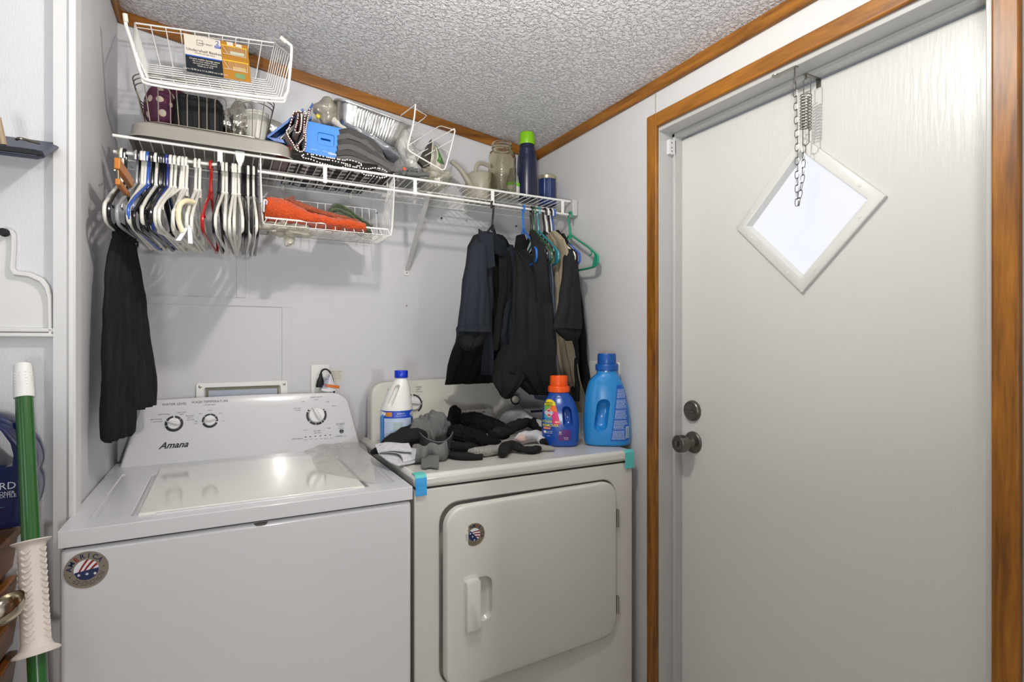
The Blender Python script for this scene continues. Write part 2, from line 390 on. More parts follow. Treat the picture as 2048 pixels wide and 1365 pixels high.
# ---------------------------------------------------------------- door chain + spring
M_zinc = mat('zinc_wire', (150,148,142), .3, 1)
ch = thing('door_chain', 'steel chain and coil spring hanging from the door header over the diamond window', 'door chain', QX(1596, 160, 1.262))
def chain(P, n):
    mb = MB(); Ls = [0]
    for i in range(1, len(P)): Ls.append(Ls[-1]+(P[i]-P[i-1]).length)
    def at(d):
        for i in range(1, len(P)):
            if d <= Ls[i]: return P[i-1].lerp(P[i], (d-Ls[i-1])/(Ls[i]-Ls[i-1]))
        return P[-1]
    for k in range(n):
        a = at(Ls[-1]*k/n); b = at(Ls[-1]*(k+1)/n); t = (b-a).normalized(); s_ = Vector((0,1,0)) if k % 2 else Vector((.45,.9,0)).normalized()
        s_ = (s_-t*s_.dot(t)).normalized(); e = (b-a).length*.56; c = (a+b)/2; w_ = .0052 if k % 2 else .0038
        pts = [c+t*(e*math.cos(q)*1.0)*(1 if True else 1)+s_*(w_*math.copysign(abs(math.sin(q))**.6, math.sin(q))) for q in [2*math.pi*j/14 for j in range(14)]]
        mb.tube(pts, .0009, 5, closed=True)
        mb.tube([a-s_*.004, a+s_*.004], .0014, 5)
    return mb
XC = 1.262
p0 = QX(1590, 166, XC); p1 = QX(1594, 412, XC); p2 = QX(1608, 290, XC)
mb = chain([p0, QX(1594,290,XC), p1], 18).join(chain([p1+Vector((0,-.004,0)), QX(1606,350,XC), p2], 8))
part('chain', mb, M_zinc, ch)
s0 = QX(1612, 188, XC); s1 = QX(1611, 260, XC); pts = []
for k in range(12*12+1):
    t = k/(12*12); a = 2*math.pi*k/12; c = s0.lerp(s1, t); pts.append(c+Vector((math.cos(a)*.0125, math.sin(a)*.0125, 0)))
mb = MB().tube(pts, .0013, 6)
mb.tube([s0+Vector((0,.006,0)), s0+Vector((0,.006,.034)), s0+Vector((0,0,.040)), s0+Vector((0,-.012,.034)), s0+Vector((0,-.012,-.004))], .0012, 6)
mb.tube([s1+Vector((0,.007,.02)), s1+Vector((0,.007,-.034)), s1+Vector((0,0,-.040)), s1+Vector((0,-.009,-.034)), s1+Vector((0,-.009,.02))], .0012, 6)
part('spring', mb, M_zinc, ch)
hb = MB()
zt = DZ-.024
hb.box(XC-.006, XD, s0.y-.006, s0.y+.002, zt-.003, zt).box(XD-.002, XD, s0.y-.008, s0.y+.004, zt-.022, zt)
hb.tube([(XC,s0.y,zt), (XC,s0.y,zt-.012)], .002, 6)
part('bracket', hb, M_zinc, ch)
pb = QZ(1553, 151, DZ-.0125)
hb = MB().lathe([(.011,0),(.011,-.002)], (pb.x, pb.y-.0, DZ-.0125), (0,0,1), 16).box(pb.x-.006, pb.x+.006, pb.y-.055, pb.y, DZ-.015, DZ-.0125)
e = Vector((pb.x, pb.y-.05, DZ-.0145)); hb.tube(smoothpath([e, (e+p0)/2+Vector((0,0,-.004)), p0], 5), .002, 6)
part('header_plate', hb, M_zinc, ch)
# ceiling lamp (just above the frame)
lp = thing('ceiling_lamp', 'small round ceiling lamp holder in the middle of the laundry ceiling', 'ceiling lamp', (.38,.80,zc(.38)))
part('base', MB().lathe([(.07,.008),(.07,-.012),(.03,-.02),(.022,-.03)], (.38,.80,zc(.38)), (0,0,1), 24), M_plw, lp)

# ---------------------------------------------------------------- WASHER
WY = 1.332; WX0, WX1, WZ = -.2755, .428, .915
ws = thing('washing_machine', 'white top-loading washer with three-dial console left of the dryer', 'washing machine', ((WX0+WX1)/2, 1.66, 0))
part('cabinet', MB().box(WX0+.002, WX1-.002, WY+.004, 1.985, .015, WZ-.037), M_app, ws, bevel=.010)
part('seam_dark_fill', MB().box(WX0+.008, WX1-.008, WY+.012, 1.97, WZ-.040, WZ-.030), M_dark, ws)  # near-black strip filling the open seam below the top panel
top = MB().box(WX0, WX1, WY, 2.0, WZ-.033, WZ)
tp = part('top_panel', top, M_app, ws, bevel=.011)
cutm = MB()
# recessed lid channels
for x in (-.160, .327):
    cutm.box(x-.005, x+.005, 1.385, 1.79, WZ-.012, WZ+.02)
for x in (-.232, .395):
    cutm.box(x-.006, x+.006, 1.40, 1.83, WZ-.0035, WZ+.02)
bm_ = boolean(MB().box(WX0, WX1, WY, 2.0, WZ-.033, WZ), cutm)
me = tp.data; L = wloc(ws); bm_.v = [p-L for p in bm_.v]; tp.data = mk('top_panel', bm_, [M_app])
lid = part('lid', MB().box(-.153, .320, 1.378, 1.845, WZ-.006, WZ+.0045), mat('lid_enamel', (222,221,214), .10, coat=.5), ws, bevel=.004)
part('lid_front_lip', MB().box(-.12, .29, 1.368, 1.40, WZ-.004, WZ+.0025), M_app, lid, bevel=.002)
part('lid_latch', MB().lathe([(.014,0),(.014,.003),(.012,.005)], (.080, WY+.008, WZ-.0385), (0,0,-1), 16, sx=1, sy=.5), mat('latch_grey', (110,108,104), .4, .5), ws)
# console
CB = Vector((0, 1.930, WZ-.004)); CU = Vector((0, .055, .192)).normalized(); CN = Vector((1,0,0)).cross(CU)   # CN faces -y, up
CH = .200
def console(x0, x1, t0, t1, B, U, H, D, rl, rr, bulge=.012):
    N = Vector((1,0,0)).cross(U)
    out = []
    # outline in (x, s): up the left side, rounded top corners, down the right side
    P = [(x0, 0)]
    P += [(x0+(t0-x0)*k, (H-rl)*k) for k in (.5, 1)]
    for j in range(1, 7): a = math.radians(90*j/7); P.append((t0+rl*1.25*(1-math.cos(a)), H-rl+rl*math.sin(a)))
    P.append((t0+rl*1.25, H)); 
    for k in (.2,.4,.6,.8): P.append((t0+rl*1.25+(t1-rr*1.25-t0-rl*1.25)*k, H+.004*math.sin(math.pi*k)))
    P.append((t1-rr*1.25, H))
    for j in range(1, 7): a = math.radians(90*j/7); P.append((t1-rr*1.25+rr*1.25*math.sin(a), H-rr+rr*math.cos(a)))
    P += [(t1+(x1-t1)*k, (H-rr)*(1-k)) for k in (0, .5, 1)]
    cx = (x0+x1)/2; ch_ = H*.45
    def ring(f, d): return [B+Vector((cx+(x-cx)*f,0,0))+U*(ch_+(s_-ch_)*f if s_ > 0 else 0)+N*(-d) for x, s_ in P]
    r = [ring(1, D), ring(1, .010), ring(.994, .004), ring(.982, .000), ring(.96, -.0012)]
    return MB().loft(r)
cs = part('console', console(-.260, .434, -.218, .405, CB, CU, CH, .055, .035, .052), M_app, ws)
RX = Vector((1,0,0))
cp = CB+CN*.0014
pr = MB()
def PP(u, v): return QP(u, v, cp, CN)
def dial(mb, c, r, gaps, r2=.72):
    a = 0
    for a0, a1 in gaps: mb.disc(c, RX, CU, r, .0004, 20, r*r2, a0, a1)
D1, D2, D3 = PP(348,848), PP(420,842), PP(633,831)
for dc_, r_, gp_, q_ in ((D1, .0245, [(-25,38),(42,84),(96,150),(156,192),(198,336)], .72), (D2, .0225, [(-8,40),(44,86),(90,135),(139,190),(200,340)], .72), (D3, .0335, [(-38,28),(34,40),(140,150),(156,218),(224,262),(266,300),(304,318)], .80)):
    rg = MB(); dial(rg, dc_, r_, gp_, q_); part('dial_ring', rg, M_blk, cs)
tx = [("WATER LEVEL",349,809,.0105),("WASH TEMPERATURE",420,804,.0105),("all cold rinses",420,810,.0055),("auto sensing",328,829,.0058),("auto sensing",312,839,.0058),("+ extra rinse",313,844,.0058),
 ("deep water",363,825,.0055),("wash",363,829,.0055),("deep water",380,832,.005),("wash +",380,836,.005),("extra rinse",381,840,.005),("warm",420,821,.0052),("cool",401,828,.0052),("warm",441,827,.0052),("tap",392,843,.0055),("cold",391,848,.0055),("hot",447,842,.0052),
 ("HEAVY DUTY",633,795,.0065),("normal",632,800,.0052),("small",606,804,.0052),("casual",655,804,.0052),("delicate",668,812,.0052),("extra rinse",594,817,.0055),("& drain",596,821,.0055),("normal",610,861,.0052),("deep water",634,862,.0052),("wash quick",635,866,.0055),("bulky",658,857,.0052),
 ("START",681,849,.0100),("pause",682,853,.005),("hold 3 sec",682,857,.005),("CANCEL",678,873,.0065),("drain",690,873,.0045),("cycle status",594,878,.0072),("sensing",611,880,.0042),("wash",622,879,.0042),("rinse",632,879,.0042),("spin",643,878,.0042),("lid lock",652,878,.0042),("done",663,877,.0042)]
for t, u, v, s_ in tx: pr.text(t, PP(u, v), RX, CU, s_)
for k in range(6): part('status_light', MB().quad(PP(611+k*9.9, 874.8-k*.85), RX, CU, .0058, .0022), M_blk, cs)
al = MB().text("Amana", PP(347, 891), RX, CU, .0265, shear=.45, bold=.028, sx=1.0)
part('brand_lettering', al, M_blk, cs)
part('printed_text', pr, M_blk, cs)
M_knob = mat('knob_white', (232,232,232), .18, coat=.4)
def knob(c, r, ang, name='dial'):
    mb = MB().lathe([(r,0),(r,.006),(r*.93,.011),(r*.9,.012)], c, CN, 32)
    d = RX*math.cos(ang)+CU*math.sin(ang); e = CN.cross(d)
    R_ = []
    for k in range(9):
        t = -1+2*k/8; w_ = r*.30*math.sqrt(max(0,1-t*t*.86))*(1.0-.30*t); h_ = .012+.010*(1-abs(t)**3); cc = c+d*(t*r*(1.0 if t < 0 else 1.12))
        R_.append([cc+e*(w_*a)+CN*(.008+(h_-.004)*b) for a, b in ((-1,0),(-.75,.7),(-.3,1),(.3,1),(.75,.7),(1,0))])
    mb.loft(R_)
    return part(name, mb, M_knob, cs)
knob(D1, .0175, math.radians(164)); knob(D2, .0165, math.radians(4)); knob(D3, .0262, math.radians(118))
sb = PP(683,863)
part('start_button', MB().lathe([(.0072,0),(.0072,.002),(.0065,.003)], sb, CN, 24).use(1).disc(sb+CU*.004, RX, CU, .0012, .0034, 8).disc(sb-CU*.004, RX, CU, .0012, .0034, 8), [M_blk, M_knob], cs)

# flag badge sticker
def badge(root, c, R, rot, plate, name='sticker'):
    RX_, UP = Vector((1,0,0)), Vector((0,0,1))
    cr, sr = math.cos(rot), math.sin(rot); r_ = RX_*cr+UP*sr; u_ = UP*cr-RX_*sr
    mb = MB().lathe([(R,0),(R,.0006)], c, (0,-1,0), 48)
    mb.use(0); o = c+Vector((0,-.0006,0)); ri = R*.56
    # inner globe: white base, blue field, red stripes
    mb.use(1).disc(o, r_, u_, ri, .0002, 40)
    def clipdisc(fn_lo, fn_hi, lift):
        P1, P2 = [], []
        for k in range(25):
            x = -1+2*k/24; h = math.sqrt(max(0, 1-x*x)); lo = max(-h, min(h, fn_lo(x))); hi = max(-h, min(h, fn_hi(x)))
            P1.append(o+r_*x*ri+u_*lo*ri-Vector((0,lift,0))); P2.append(o+r_*x*ri+u_*max(lo,hi)*ri-Vector((0,lift,0)))
        mb.add(P1+P2, [(i, i+1, i+26, i+25) for i in range(24)])
    f0 = lambda x: -.05-.12*x
    mb.use(2); clipdisc(lambda x: -2, f0, .0004)
    mb.use(3)
    for k in range(3):
        a_ = -.25+k*.52
        clipdisc(lambda x, a_=a_: max(f0(x), a_-.62+.95*x-.25*x*x+.35), lambda x, a_=a_: a_-.62+.95*x-.25*x*x+.35+.24, .0004)
    mb.use(1)
    for sx_, sy_ in ((-.05,-.42),(-.68,-.28),(.55,-.62)):
        P = [o+r_*(sx_+.17*(1 if j % 2 == 0 else .42)*math.sin(j*math.pi/5))*ri+u_*(sy_+.17*(1 if j % 2 == 0 else .42)*math.cos(j*math.pi/5))*ri-Vector((0,.0007,0)) for j in range(10)]
        mb.add(P, [list(range(10))[::-1]])
    for k, chh in enumerate("AMERICA"):
        a = math.radians(90+66-22*k); mb.use(3 if chh == 'E' else 2)
        d = r_*math.cos(a)+u_*math.sin(a); t = r_*math.sin(a)-u_*math.cos(a)
        mb.text(chh, o+d*R*.76, t, d, R*.36, bold=.02, lift=.0005)
    mb.use(2)
    for a in (-8, 188):
        a = math.radians(a); mb.disc(o+(r_*math.cos(a)+u_*math.sin(a))*R*.78, r_, u_, R*.035, .0005, 8)
    for q, rr in enumerate((.66,.75,.84)):
        n = 22
        for k in range(n):
            if (k*7+q) % 5 == 0: continue
            a0 = 205+q*3+(130-q*6)*k/n; mb.disc(o, r_, u_, R*rr+R*.012, .0005, 1, R*rr-R*.02, a0, a0+(130/n)*.7)
    return part(name, mb, [plate, mat('badge_white', (225,225,232), .4), mat('badge_blue', (28,42,84), .4), mat('badge_red', (140,34,30), .4)], root, 'round metallic AMERICA flag sticker')
badge(ws, QY(173, 1140, WY+.0035), .0355, math.radians(14), mat('badge_silver', (168,160,146), .3, .85))

# ---------------------------------------------------------------- DRYER
DX0, DX1, DYF, DZT = .445, 1.180, 1.372, .931
dr = thing('clothes_dryer', 'white front-loading dryer with its door slightly ajar right of the washer', 'clothes dryer', ((DX0+DX1)/2, 1.70, 0))
rx0, rx1, rz0, rz1 = .517, 1.110, .351, .846
body = MB().box(DX0+.002, DX1-.002, DYF+.006, 2.02, .015, DZT-.040)
rc = MB().prism([(x, DYF-.05, z) for x, z in rrect((rx0+rx1)/2, (rz0+rz1)/2, (rx1-rx0)/2, (rz1-rz0)/2, .055, 8)], (0,.085,0))
part('cabinet', boolean(body, rc), M_appc, dr, bevel=.004)
part('seam_dark_fill', MB().box(DX0+.008, DX1-.008, DYF+.012, 2.0, DZT-.042, DZT-.034), M_dark, dr)  # same dark filler between dryer cabinet and top
part('top_panel', MB().box(DX0, DX1, DYF, 2.02, DZT-.036, DZT), M_appc, dr, bevel=.012)
# door leaf: hinged right, ajar on the left
dw, dh = rx1-rx0-.008, rz1-rz0-.010
leaf = MB(); ringz = []
for f, y in ((1,.022),(1,.002),(.992,-.003),(.975,-.005)):
    ringz.append([Vector((-dw/2+x, y, z)) for x, z in [(px*1, pz_) for px, pz_ in rrect(0, 0, dw/2*f if f == 1 else dw/2-(1-f)*.35, dh/2 if f == 1 else dh/2-(1-f)*.35, .052, 8)]])
leaf.loft(ringz)
hc = QY(948, 1192, DYF)     # handle recess area
lx = hc.x-rx1+.004; lz = hc.z-(rz0+rz1)/2
rcs = MB(); K = []
hh = .060
for f, d in ((1,-.02),(1,0),(.9,.008),(.6,.013)):
    K.append([Vector((lx+.008+x*f, d, lz+z*f)) for x, z in rrect(0,0,.034,hh,.026,6)])
rcs.loft(K); leaf = boolean(leaf, rcs)
ang = math.radians(2.6)
Md = Matrix.Translation((rx1-.004, DYF-.002, (rz0+rz1)/2)) @ Matrix.Rotation(ang, 4, 'Z')
leaf.xf(Md)
df = part('door', leaf, M_appc, dr, bevel=.0015, angle=30)
hd = MB().loft([[Vector((lx-.022+x*f, y, lz-.006+z*f)) for x, z in rrect(0,0,.0215,.070,.010,4)] for f, y in ((1.12,-.0045),(1.12,-.006),(1,-.008),(.98,-.020),(.90,-.023))]).xf(Md)
part('door_handle', hd, M_appc, df, 'raised white door pull')
badge(df, Md @ Vector((QY(939,1063,DYF).x-rx1+.004, -.0052, QY(939,1063,DYF).z-(rz0+rz1)/2)), .0305, math.radians(-42), mat('badge_bronze', (150,138,112), .35, .6))
for z in (.72, .50):
    zz = QY(1234, 1037 if z > .6 else 1210, DYF).z
    part('hinge', MB().tube([(rx1+.001, DYF-.003, zz-.028), (rx1+.001, DYF-.003, zz+.028)], .004, 10).box(rx1-.001, rx1+.004, DYF-.004, DYF+.006, zz-.028, zz+.028), mat('hinge_chrome', (190,190,190), .2, 1), dr, bevel=.0008)
part('door_seal', MB().prism([(x, DYF+.034, z) for x, z in rrect((rx0+rx1)/2, (rz0+rz1)/2, .20, .20, .19, 8)], (0,.003,0)), mat('seal_grey', (150,150,150), .6), dr)
mb = MB()
for (u, v, l_, a_) in ((1022,1023,.010,.2),(1023,1061,.012,.1),(1105,1092,.03,.25),(1030,1180,.02,-.8)):
    c = QY(u, v, DYF-.010); d = Vector((math.cos(a_), 0, math.sin(a_)))
# console
DCB = Vector((0, 1.935, DZT-.004)); DU = Vector((0, .055, .205)).normalized(); DN = Vector((1,0,0)).cross(DU)
dcs = part('console', console(.470, 1.172, .480, 1.00, DCB, DU, .214, .06, .045, .02), mat('dryer_console', (216,214,204), .3, coat=.2), dr)
dp = DCB+DN*.0014
def DP(u, v): return QP(u, v, dp, DN)
pr = MB(); dc = DP(826, 808)
part('dial_ring', MB().disc(dc, RX, DU, .036, .0004, 30, .030, -60, 85).disc(dc, RX, DU, .036, .0004, 30, .030, 95, 230), M_blk, dcs)
for t, u, v, s_ in (("TIMED",837,775,.0085),("DRY",837,779.5,.0085),("HIGH HEAT",838,784,.0055),("AUTO",781,780,.0085),("60",837,791,.0055),("40",845,803,.0055)): pr.text(t, DP(u, v), RX, DU, s_)
part('printed_text', pr, M_blk, dcs)
CU_, CN_ = CU, CN; CU, CN = DU, DN
_cs = cs; cs = dcs
knob(dc, .026, math.radians(-10))
pbn = DP(1030, 800)
part('push_button', MB().lathe([(.021,0),(.021,.0015),(.017,.002)], pbn, DN, 28).use(1).lathe([(.0155,.001),(.0155,.008),(.012,.013),(.006,.015)], pbn, DN, 28), [M_blk, mat('button_ivory', (214,210,194), .3)], dcs)
CU, CN, cs = CU_, CN_, _cs
# blue tape on the dryer corners
M_tape = mat('blue_masking_tape', (52,150,214), .45, bump=('noise', 60, .3)); M_teal = mat('teal_masking_tape', (92,190,186), .5, bump=('noise', 60, .3))
e = .0006
def tape(name, lab, x0, x1, zb, y1, m2, m1, side):
    r = .013; prof = [(DYF-e, zb), (DYF-e, DZT-r)]+[(DYF-e+(r+0)*(1-math.cos(a))*1.0, DZT-r+(r+e)*math.sin(a)) for a in (.4,.8,1.2)]+[(DYF+r, DZT+e), (y1, DZT+e)]
    mb = MB()
    mb.use(0).ribbon([(x0, y, z) for y, z in prof[:3]], .0005, (x1-x0,0,0)); mb.use(1).ribbon([(x0, y, z) for y, z in prof[2:]], .0005, (x1-x0,0,0))
    xs = x0-.0004 if side < 0 else x1+.0002
    mb.use(1).box(xs-.0003, xs+.0003, DYF+.004, y1, DZT-.03, DZT-.012)
    return solo(name, lab, 'tape', mb, [m1, m2])
a = QY(829, 960, DYF); b = QY(853.5, 960, DYF)
tape('tape_strip', 'bright blue tape strip folded over the left front corner of the dryer', DX0+.003, b.x, QY(853, 991, DYF).z, DYF+.035, M_teal, M_tape, -1)
a = QY(1250, 915, DYF)
tape('tape_strip', 'teal tape strip folded over the right front corner of the dryer', a.x, DX1-.001, QY(1260, 937, DYF).z, DYF+.012, M_teal, M_teal, 1)
# ================================================================ WIRE SHELF
SY0, SY1, SZ = 1.757, 2.052, CZ+.538
sh = thing('wire_shelf', 'long white wire shelf with hanging rod across the back wall', 'wire shelf', (.47, SY1, SZ))
xa, xb = -.249, 1.192
mb = MB()
n = int((xb-xa)/.0254)
for k in range(n+1):
    x = xa+.006+k*.0254
    mb.tube([(x, SY1, SZ), (x, SY0, SZ+.004)], .0016, 5)
part('deck_wires', mb, M_wire, sh)['kind'] = 'stuff'
for y, z, r in ((SY1, SZ-.002, .0032), (1.86, SZ-.004, .0026), (1.95, SZ-.004, .0026), (SY0, SZ+.004, .0042)):
    part('rail', MB().tube([(xa, y, z), (xb, y, z)], r, 8), M_wire, sh)
RZ = CZ+.4935
part('hanging_rod', MB().tube([(-.247, SY0, RZ+.006), (-.02, SY0, RZ+.006), (-.004, SY0, RZ+.010), (0, SY0, RZ+.03)], .0042, 8), M_wire, sh)
part('hanging_rod', MB().tube([(.012, SY0, RZ+.005), (xb-.008, SY0, RZ-.003)], .0042, 8), M_wire, sh)
for u in (650, 830, 985, 1125):
    x = QY(u, 380, SY0).x; part('rod_tab', MB().box(x-.006, x+.006, SY0-.003, SY0+.002, RZ-.004, SZ+.004), M_wire, sh, bevel=.001)
x = QY(440, 318, SY0).x
part('rod_support', MB().box(x-.007, x+.007, SY0-.004, SY0+.004, RZ+.004, SZ+.006), M_plw, sh, bevel=.003)
x = QY(480, 320, SY0).x
part('rod_support', MB().loft([[Vector((x+a*w_, SY0+b*.004, z)) for a, b in ((-1,-1),(1,-1),(1,1),(-1,1))] for w_, z in ((.005, RZ-.004), (.005, RZ+.018), (.010, RZ+.030), (.013, SZ+.004), (.012, SZ+.010))]), M_plw, sh, bevel=.001)
a = QY(858, 385, SY0+.004); b = QY(814, 541, YB-.004)
d = (b-a).normalized()
part('diagonal_brace', MB().loft([[p+Vector((x_, 0, 0))+Vector((0, -d.z, d.y))*y_ for x_, y_ in ((-.008,-.003),(.008,-.003),(.008,.004),(.005,.004),(.005,0),(-.005,0),(-.005,.004),(-.008,.004))] for p in (a, b)]), mat('brace_metal', (214,214,212), .3, .2), sh)
b = QY(813, 545, YB)
part('brace_foot', MB().box(b.x-.010, b.x+.010, YB-.004, YB, b.z-.012, b.z+.014).use(1).lathe([(.004,0),(.003,.002)], (b.x, YB-.004, b.z-.002), (0,-1,0), 10), [M_plw, M_steel], sh, bevel=.001)
part('end_bracket', MB().prism([(XR-.004, SY0-.012, SZ+.012), (XR-.004, SY0-.012, RZ-.006), (XR-.004, SY0+.02, RZ-.012), (XR-.004, SY0+.16, SZ-.006), (XR-.004, SY0+.16, SZ+.010)], (-.022,0,0)), mat('bracket_plastic', (190,190,186), .3), sh, bevel=.003)
for u, v in ((565,376),(700,393),(930,423)):
    p = QY(u, v, YB); part('wall_clip', MB().box(p.x-.006, p.x+.006, YB-.014, YB, SZ-.012, SZ+.008), M_wire, sh, bevel=.002)
scr = [(882,437,'black screw in the wall right of the diagonal brace'),(752,427,'black screw in the wall just right of the hanging basket'),(932,442,'small brass screw in the wall midway below the shelf'),(1031,453,'black screw in the wall left of the blue hanger'),(812,612,'tiny screw head below the foot of the brace'),(478,524,'silver screw head on the batten under the hangers')]
for u, v, lb in scr:
    p = QY(u, v, YB); r = .0036 if 'black' in lb else .0022
    solo('wall_screw', lb, 'screw', MB().lathe([(r*.6,0),(r*.6,.006),(r,.007),(r*.8,.010)], p, (0,-1,0), 10), M_dark if 'black' in lb else M_steel)

# ================================================================ HANGERS
def hanger_mesh(key, m, wd=.192, neck=.088, drop=.150, bot=.232, r=.0040, notch=False):
    mb = MB()
    R_ = .013; hk = [Vector((0, R_*math.cos(math.radians(a)), -R_+.0+R_*math.sin(math.radians(a)))) for a in range(200, -1, -20)]
    hk = [p+Vector((0,0,0)) for p in hk]
    path = smoothpath([Vector((0,-.0105,-.030))], 1) if 0 else []
    P = [Vector((0, -R_, -.026))]+hk[1:]+[Vector((0, R_*.9, -.030)), Vector((0, .004, -.055)), Vector((0, 0, -neck+.01)), Vector((0,0,-neck))]
    mb.tube(smoothpath(P, 3), r*.95, 8)
    out = []
    for s_ in (1, -1):
        out.append([Vector((0, s_*y, z)) for y, z in ((0,-neck),(.015,-neck-.006),(.07,-neck-.036),(.13,-neck-.068),(.170,-drop-.032),(wd-.006,-drop-.042),(wd,-drop-.056),(wd-.004,-bot+.010),(wd-.03,-bot),(.08,-bot),(0,-bot))])
    loop = out[0][:-1]+[Vector((0,0,-bot))]+out[1][1:-1][::-1]
    lp_ = smoothpath(loop, 4, closed=True)
    mb.tube(lp_, r, 8, closed=True)
    for s_ in (1, -1):
        mb.tube([(0, s_*(wd-.045), -drop-.020), (.0, s_*(wd-.042), -drop-.034), (0, s_*(wd-.054), -drop-.038)], r*.6, 6)
    mb.tube([(0,0,-neck+.006), (0,0,-neck-.018)], r*1.35, 8)
    if notch:
        for s_ in (1, -1):
            P2 = [(0, s_*wd*.98, -drop-.045), (0, s_*(wd-.02), -drop-.035), (0, s_*(wd-.035), -bot+.004), (0, s_*wd*.97, -bot+.004)]
            mb.prism([Vector(p)-Vector((.002,0,0)) for p in P2], (.004,0,0))
    return mk('hanger_'+key, mb, m)
HM = {'white': mat('hanger_white', (226,224,214), .28), 'black': mat('hanger_black', (26,26,28), .2), 'blue': mat('hanger_blue', (52,92,178), .25),
      'dark blue': mat('hanger_navy', (34,52,128), .25), 'red': mat('hanger_red', (168,22,22), .22), 'green': mat('hanger_green', (46,148,116), .3),
      'teal': mat('hanger_teal', (44,128,140), .3), 'sky blue': mat('hanger_sky', (34,104,190), .25), 'dark green': mat('hanger_dark_green', (36,84,52), .3), 'grey': mat('hanger_grey', (150,152,156), .25)}
HME = {k: hanger_mesh(k, m, notch=(k in ('green', 'teal'))) for k, m in HM.items()}
ORD = ['first','second','third','fourth','fifth','sixth','seventh','eighth','ninth','tenth','eleventh','twelfth','thirteenth','fourteenth','fifteenth','sixteenth','seventeenth','eighteenth','nineteenth','twentieth']
cnt = {}
row = [(244,'white'),(250,'black'),(273,'grey'),(278,'black'),(284,'white'),(290,'white'),(296,'blue'),(304,'black'),(308,'black'),(312,'white'),(319,'black'),(323,'black'),(328,'black'),(334,'dark blue'),(342,'white'),(350,'white'),(366,'white'),(373,'white'),(391,'white'),(399,'white'),(421.5,'red'),(438,'black'),(446,'white'),(453,'white'),(459,'black'),(466,'white'),(471,'white'),(478,'white'),(486,'black'),(491,'black'),(496,'white'),(502,'black'),(507,'white'),(512,'black')]
random.seed(4)
for u, col in row:
    cnt[col] = cnt.get(col, 0)+1; many = sum(1 for q in row if q[1] == col) > 1
    o = bpy.data.objects.new('clothes_hanger', HME[col]); C.objects.link(o)
    x = QY(u, 310, SY0).x; o.location = (x, SY0, RZ+.006+.0042+.0042)
    t = (u-244)/268
    ang = -1-5*math.sin(math.pi*min(1, t*1.1))+random.uniform(-2.5, 2.5)
    if u > 480: ang = -1+random.uniform(-1.5, 1.5)
    o.rotation_euler = (math.radians(random.uniform(-2, 2)), 0, math.radians(ang))
    o['label'] = ('%s %s plastic hanger from the left on the crowded rod end' % (ORD[cnt[col]-1], col)) if many else '%s plastic hanger, the only one of its colour among the crowded hangers' % col
    o['category'] = 'clothes hanger'; o['group'] = 'empty hangers on the left end of the rod'
# clip hanger with white clips
p = QY(357, 315, SY0)
ck = thing('clip_hanger', 'white skirt hanger with two hanging clips among the empty hangers', 'clothes hanger', (p.x+.004, SY0, RZ+.014))
o = bpy.data.objects.new('hanger_frame', HME['white']); C.objects.link(o); o.parent = ck; o.rotation_euler = (0,0,math.radians(-16))
for k, (u, v, u2, v2) in enumerate(((376,452,356,482),(379,450,381,488))):
    a = QY(u, v, 1.575); b = QY(u2, v2, 1.565); e = Vector((.004,0,0))
    part('clip', MB().loft([[p_+Vector((dx*w_,dy*.003,0)) for dx, dy in ((-1,-1),(1,-1),(1,1),(-1,1))] for p_, w_ in ((a,.003),(a.lerp(b,.5),.005),(b,.0055))]), mat('clip_white', (222,226,238), .25), ck, bevel=.0015)
a = QY(368, 405, 1.6); b = QY(352, 470, 1.57)
part('padded_shoulder', MB().tube(smoothpath([QY(388,405,1.62), QY(372,402,1.60), QY(359,412,1.585), QY(357,440,1.575), QY(366,466,1.57)], 4), .0065, 10), mat('padded_cream', (222,212,176), .4), ck)
# wooden trouser hanger at the far left
wh = thing('trouser_hanger', 'brown wooden clamp trouser hanger at the far left end of the rod', 'clothes hanger', (-.236, SY0, RZ+.01))
M_hw = mat('hanger_wood', (188,118,48), .35, bump=('noise', 20, .1, (1,1,8)))
def bar(a, b, w_, h_):
    d = (b-a).normalized(); s_ = d.cross(Vector((0,0,1))).normalized(); n_ = s_.cross(d)
    return MB().loft([[p_+s_*w_*i+n_*h_*j for i, j in ((-1,-1),(1,-1),(1,1),(-1,1))] for p_ in (a, b)])
part('wooden_bar', bar(QY(234,326,1.56), QY(262,368,1.72), .006, .013), M_hw, wh, bevel=.002)
part('wooden_bar', bar(QY(235,363,1.55), QY(255,390,1.66), .005, .007), M_hw, wh, bevel=.002)
hk = MB().tube([QY(236,338,1.57), QY(237,374,1.57)], .0018, 6).tube(smoothpath([Vector((-.236,SY0-.014,RZ-.006)), Vector((-.236,SY0-.008,RZ+.012)), Vector((-.236,SY0+.006,RZ+.013)), Vector((-.236,SY0+.012,RZ-.006)), Vector((-.236,SY0,RZ-.035)), Vector((-.236,SY0-.06,RZ-.058))], 4), .0018, 6)
part('wire_hook', hk, mat('brass_wire', (190,180,150), .25, 1), wh)

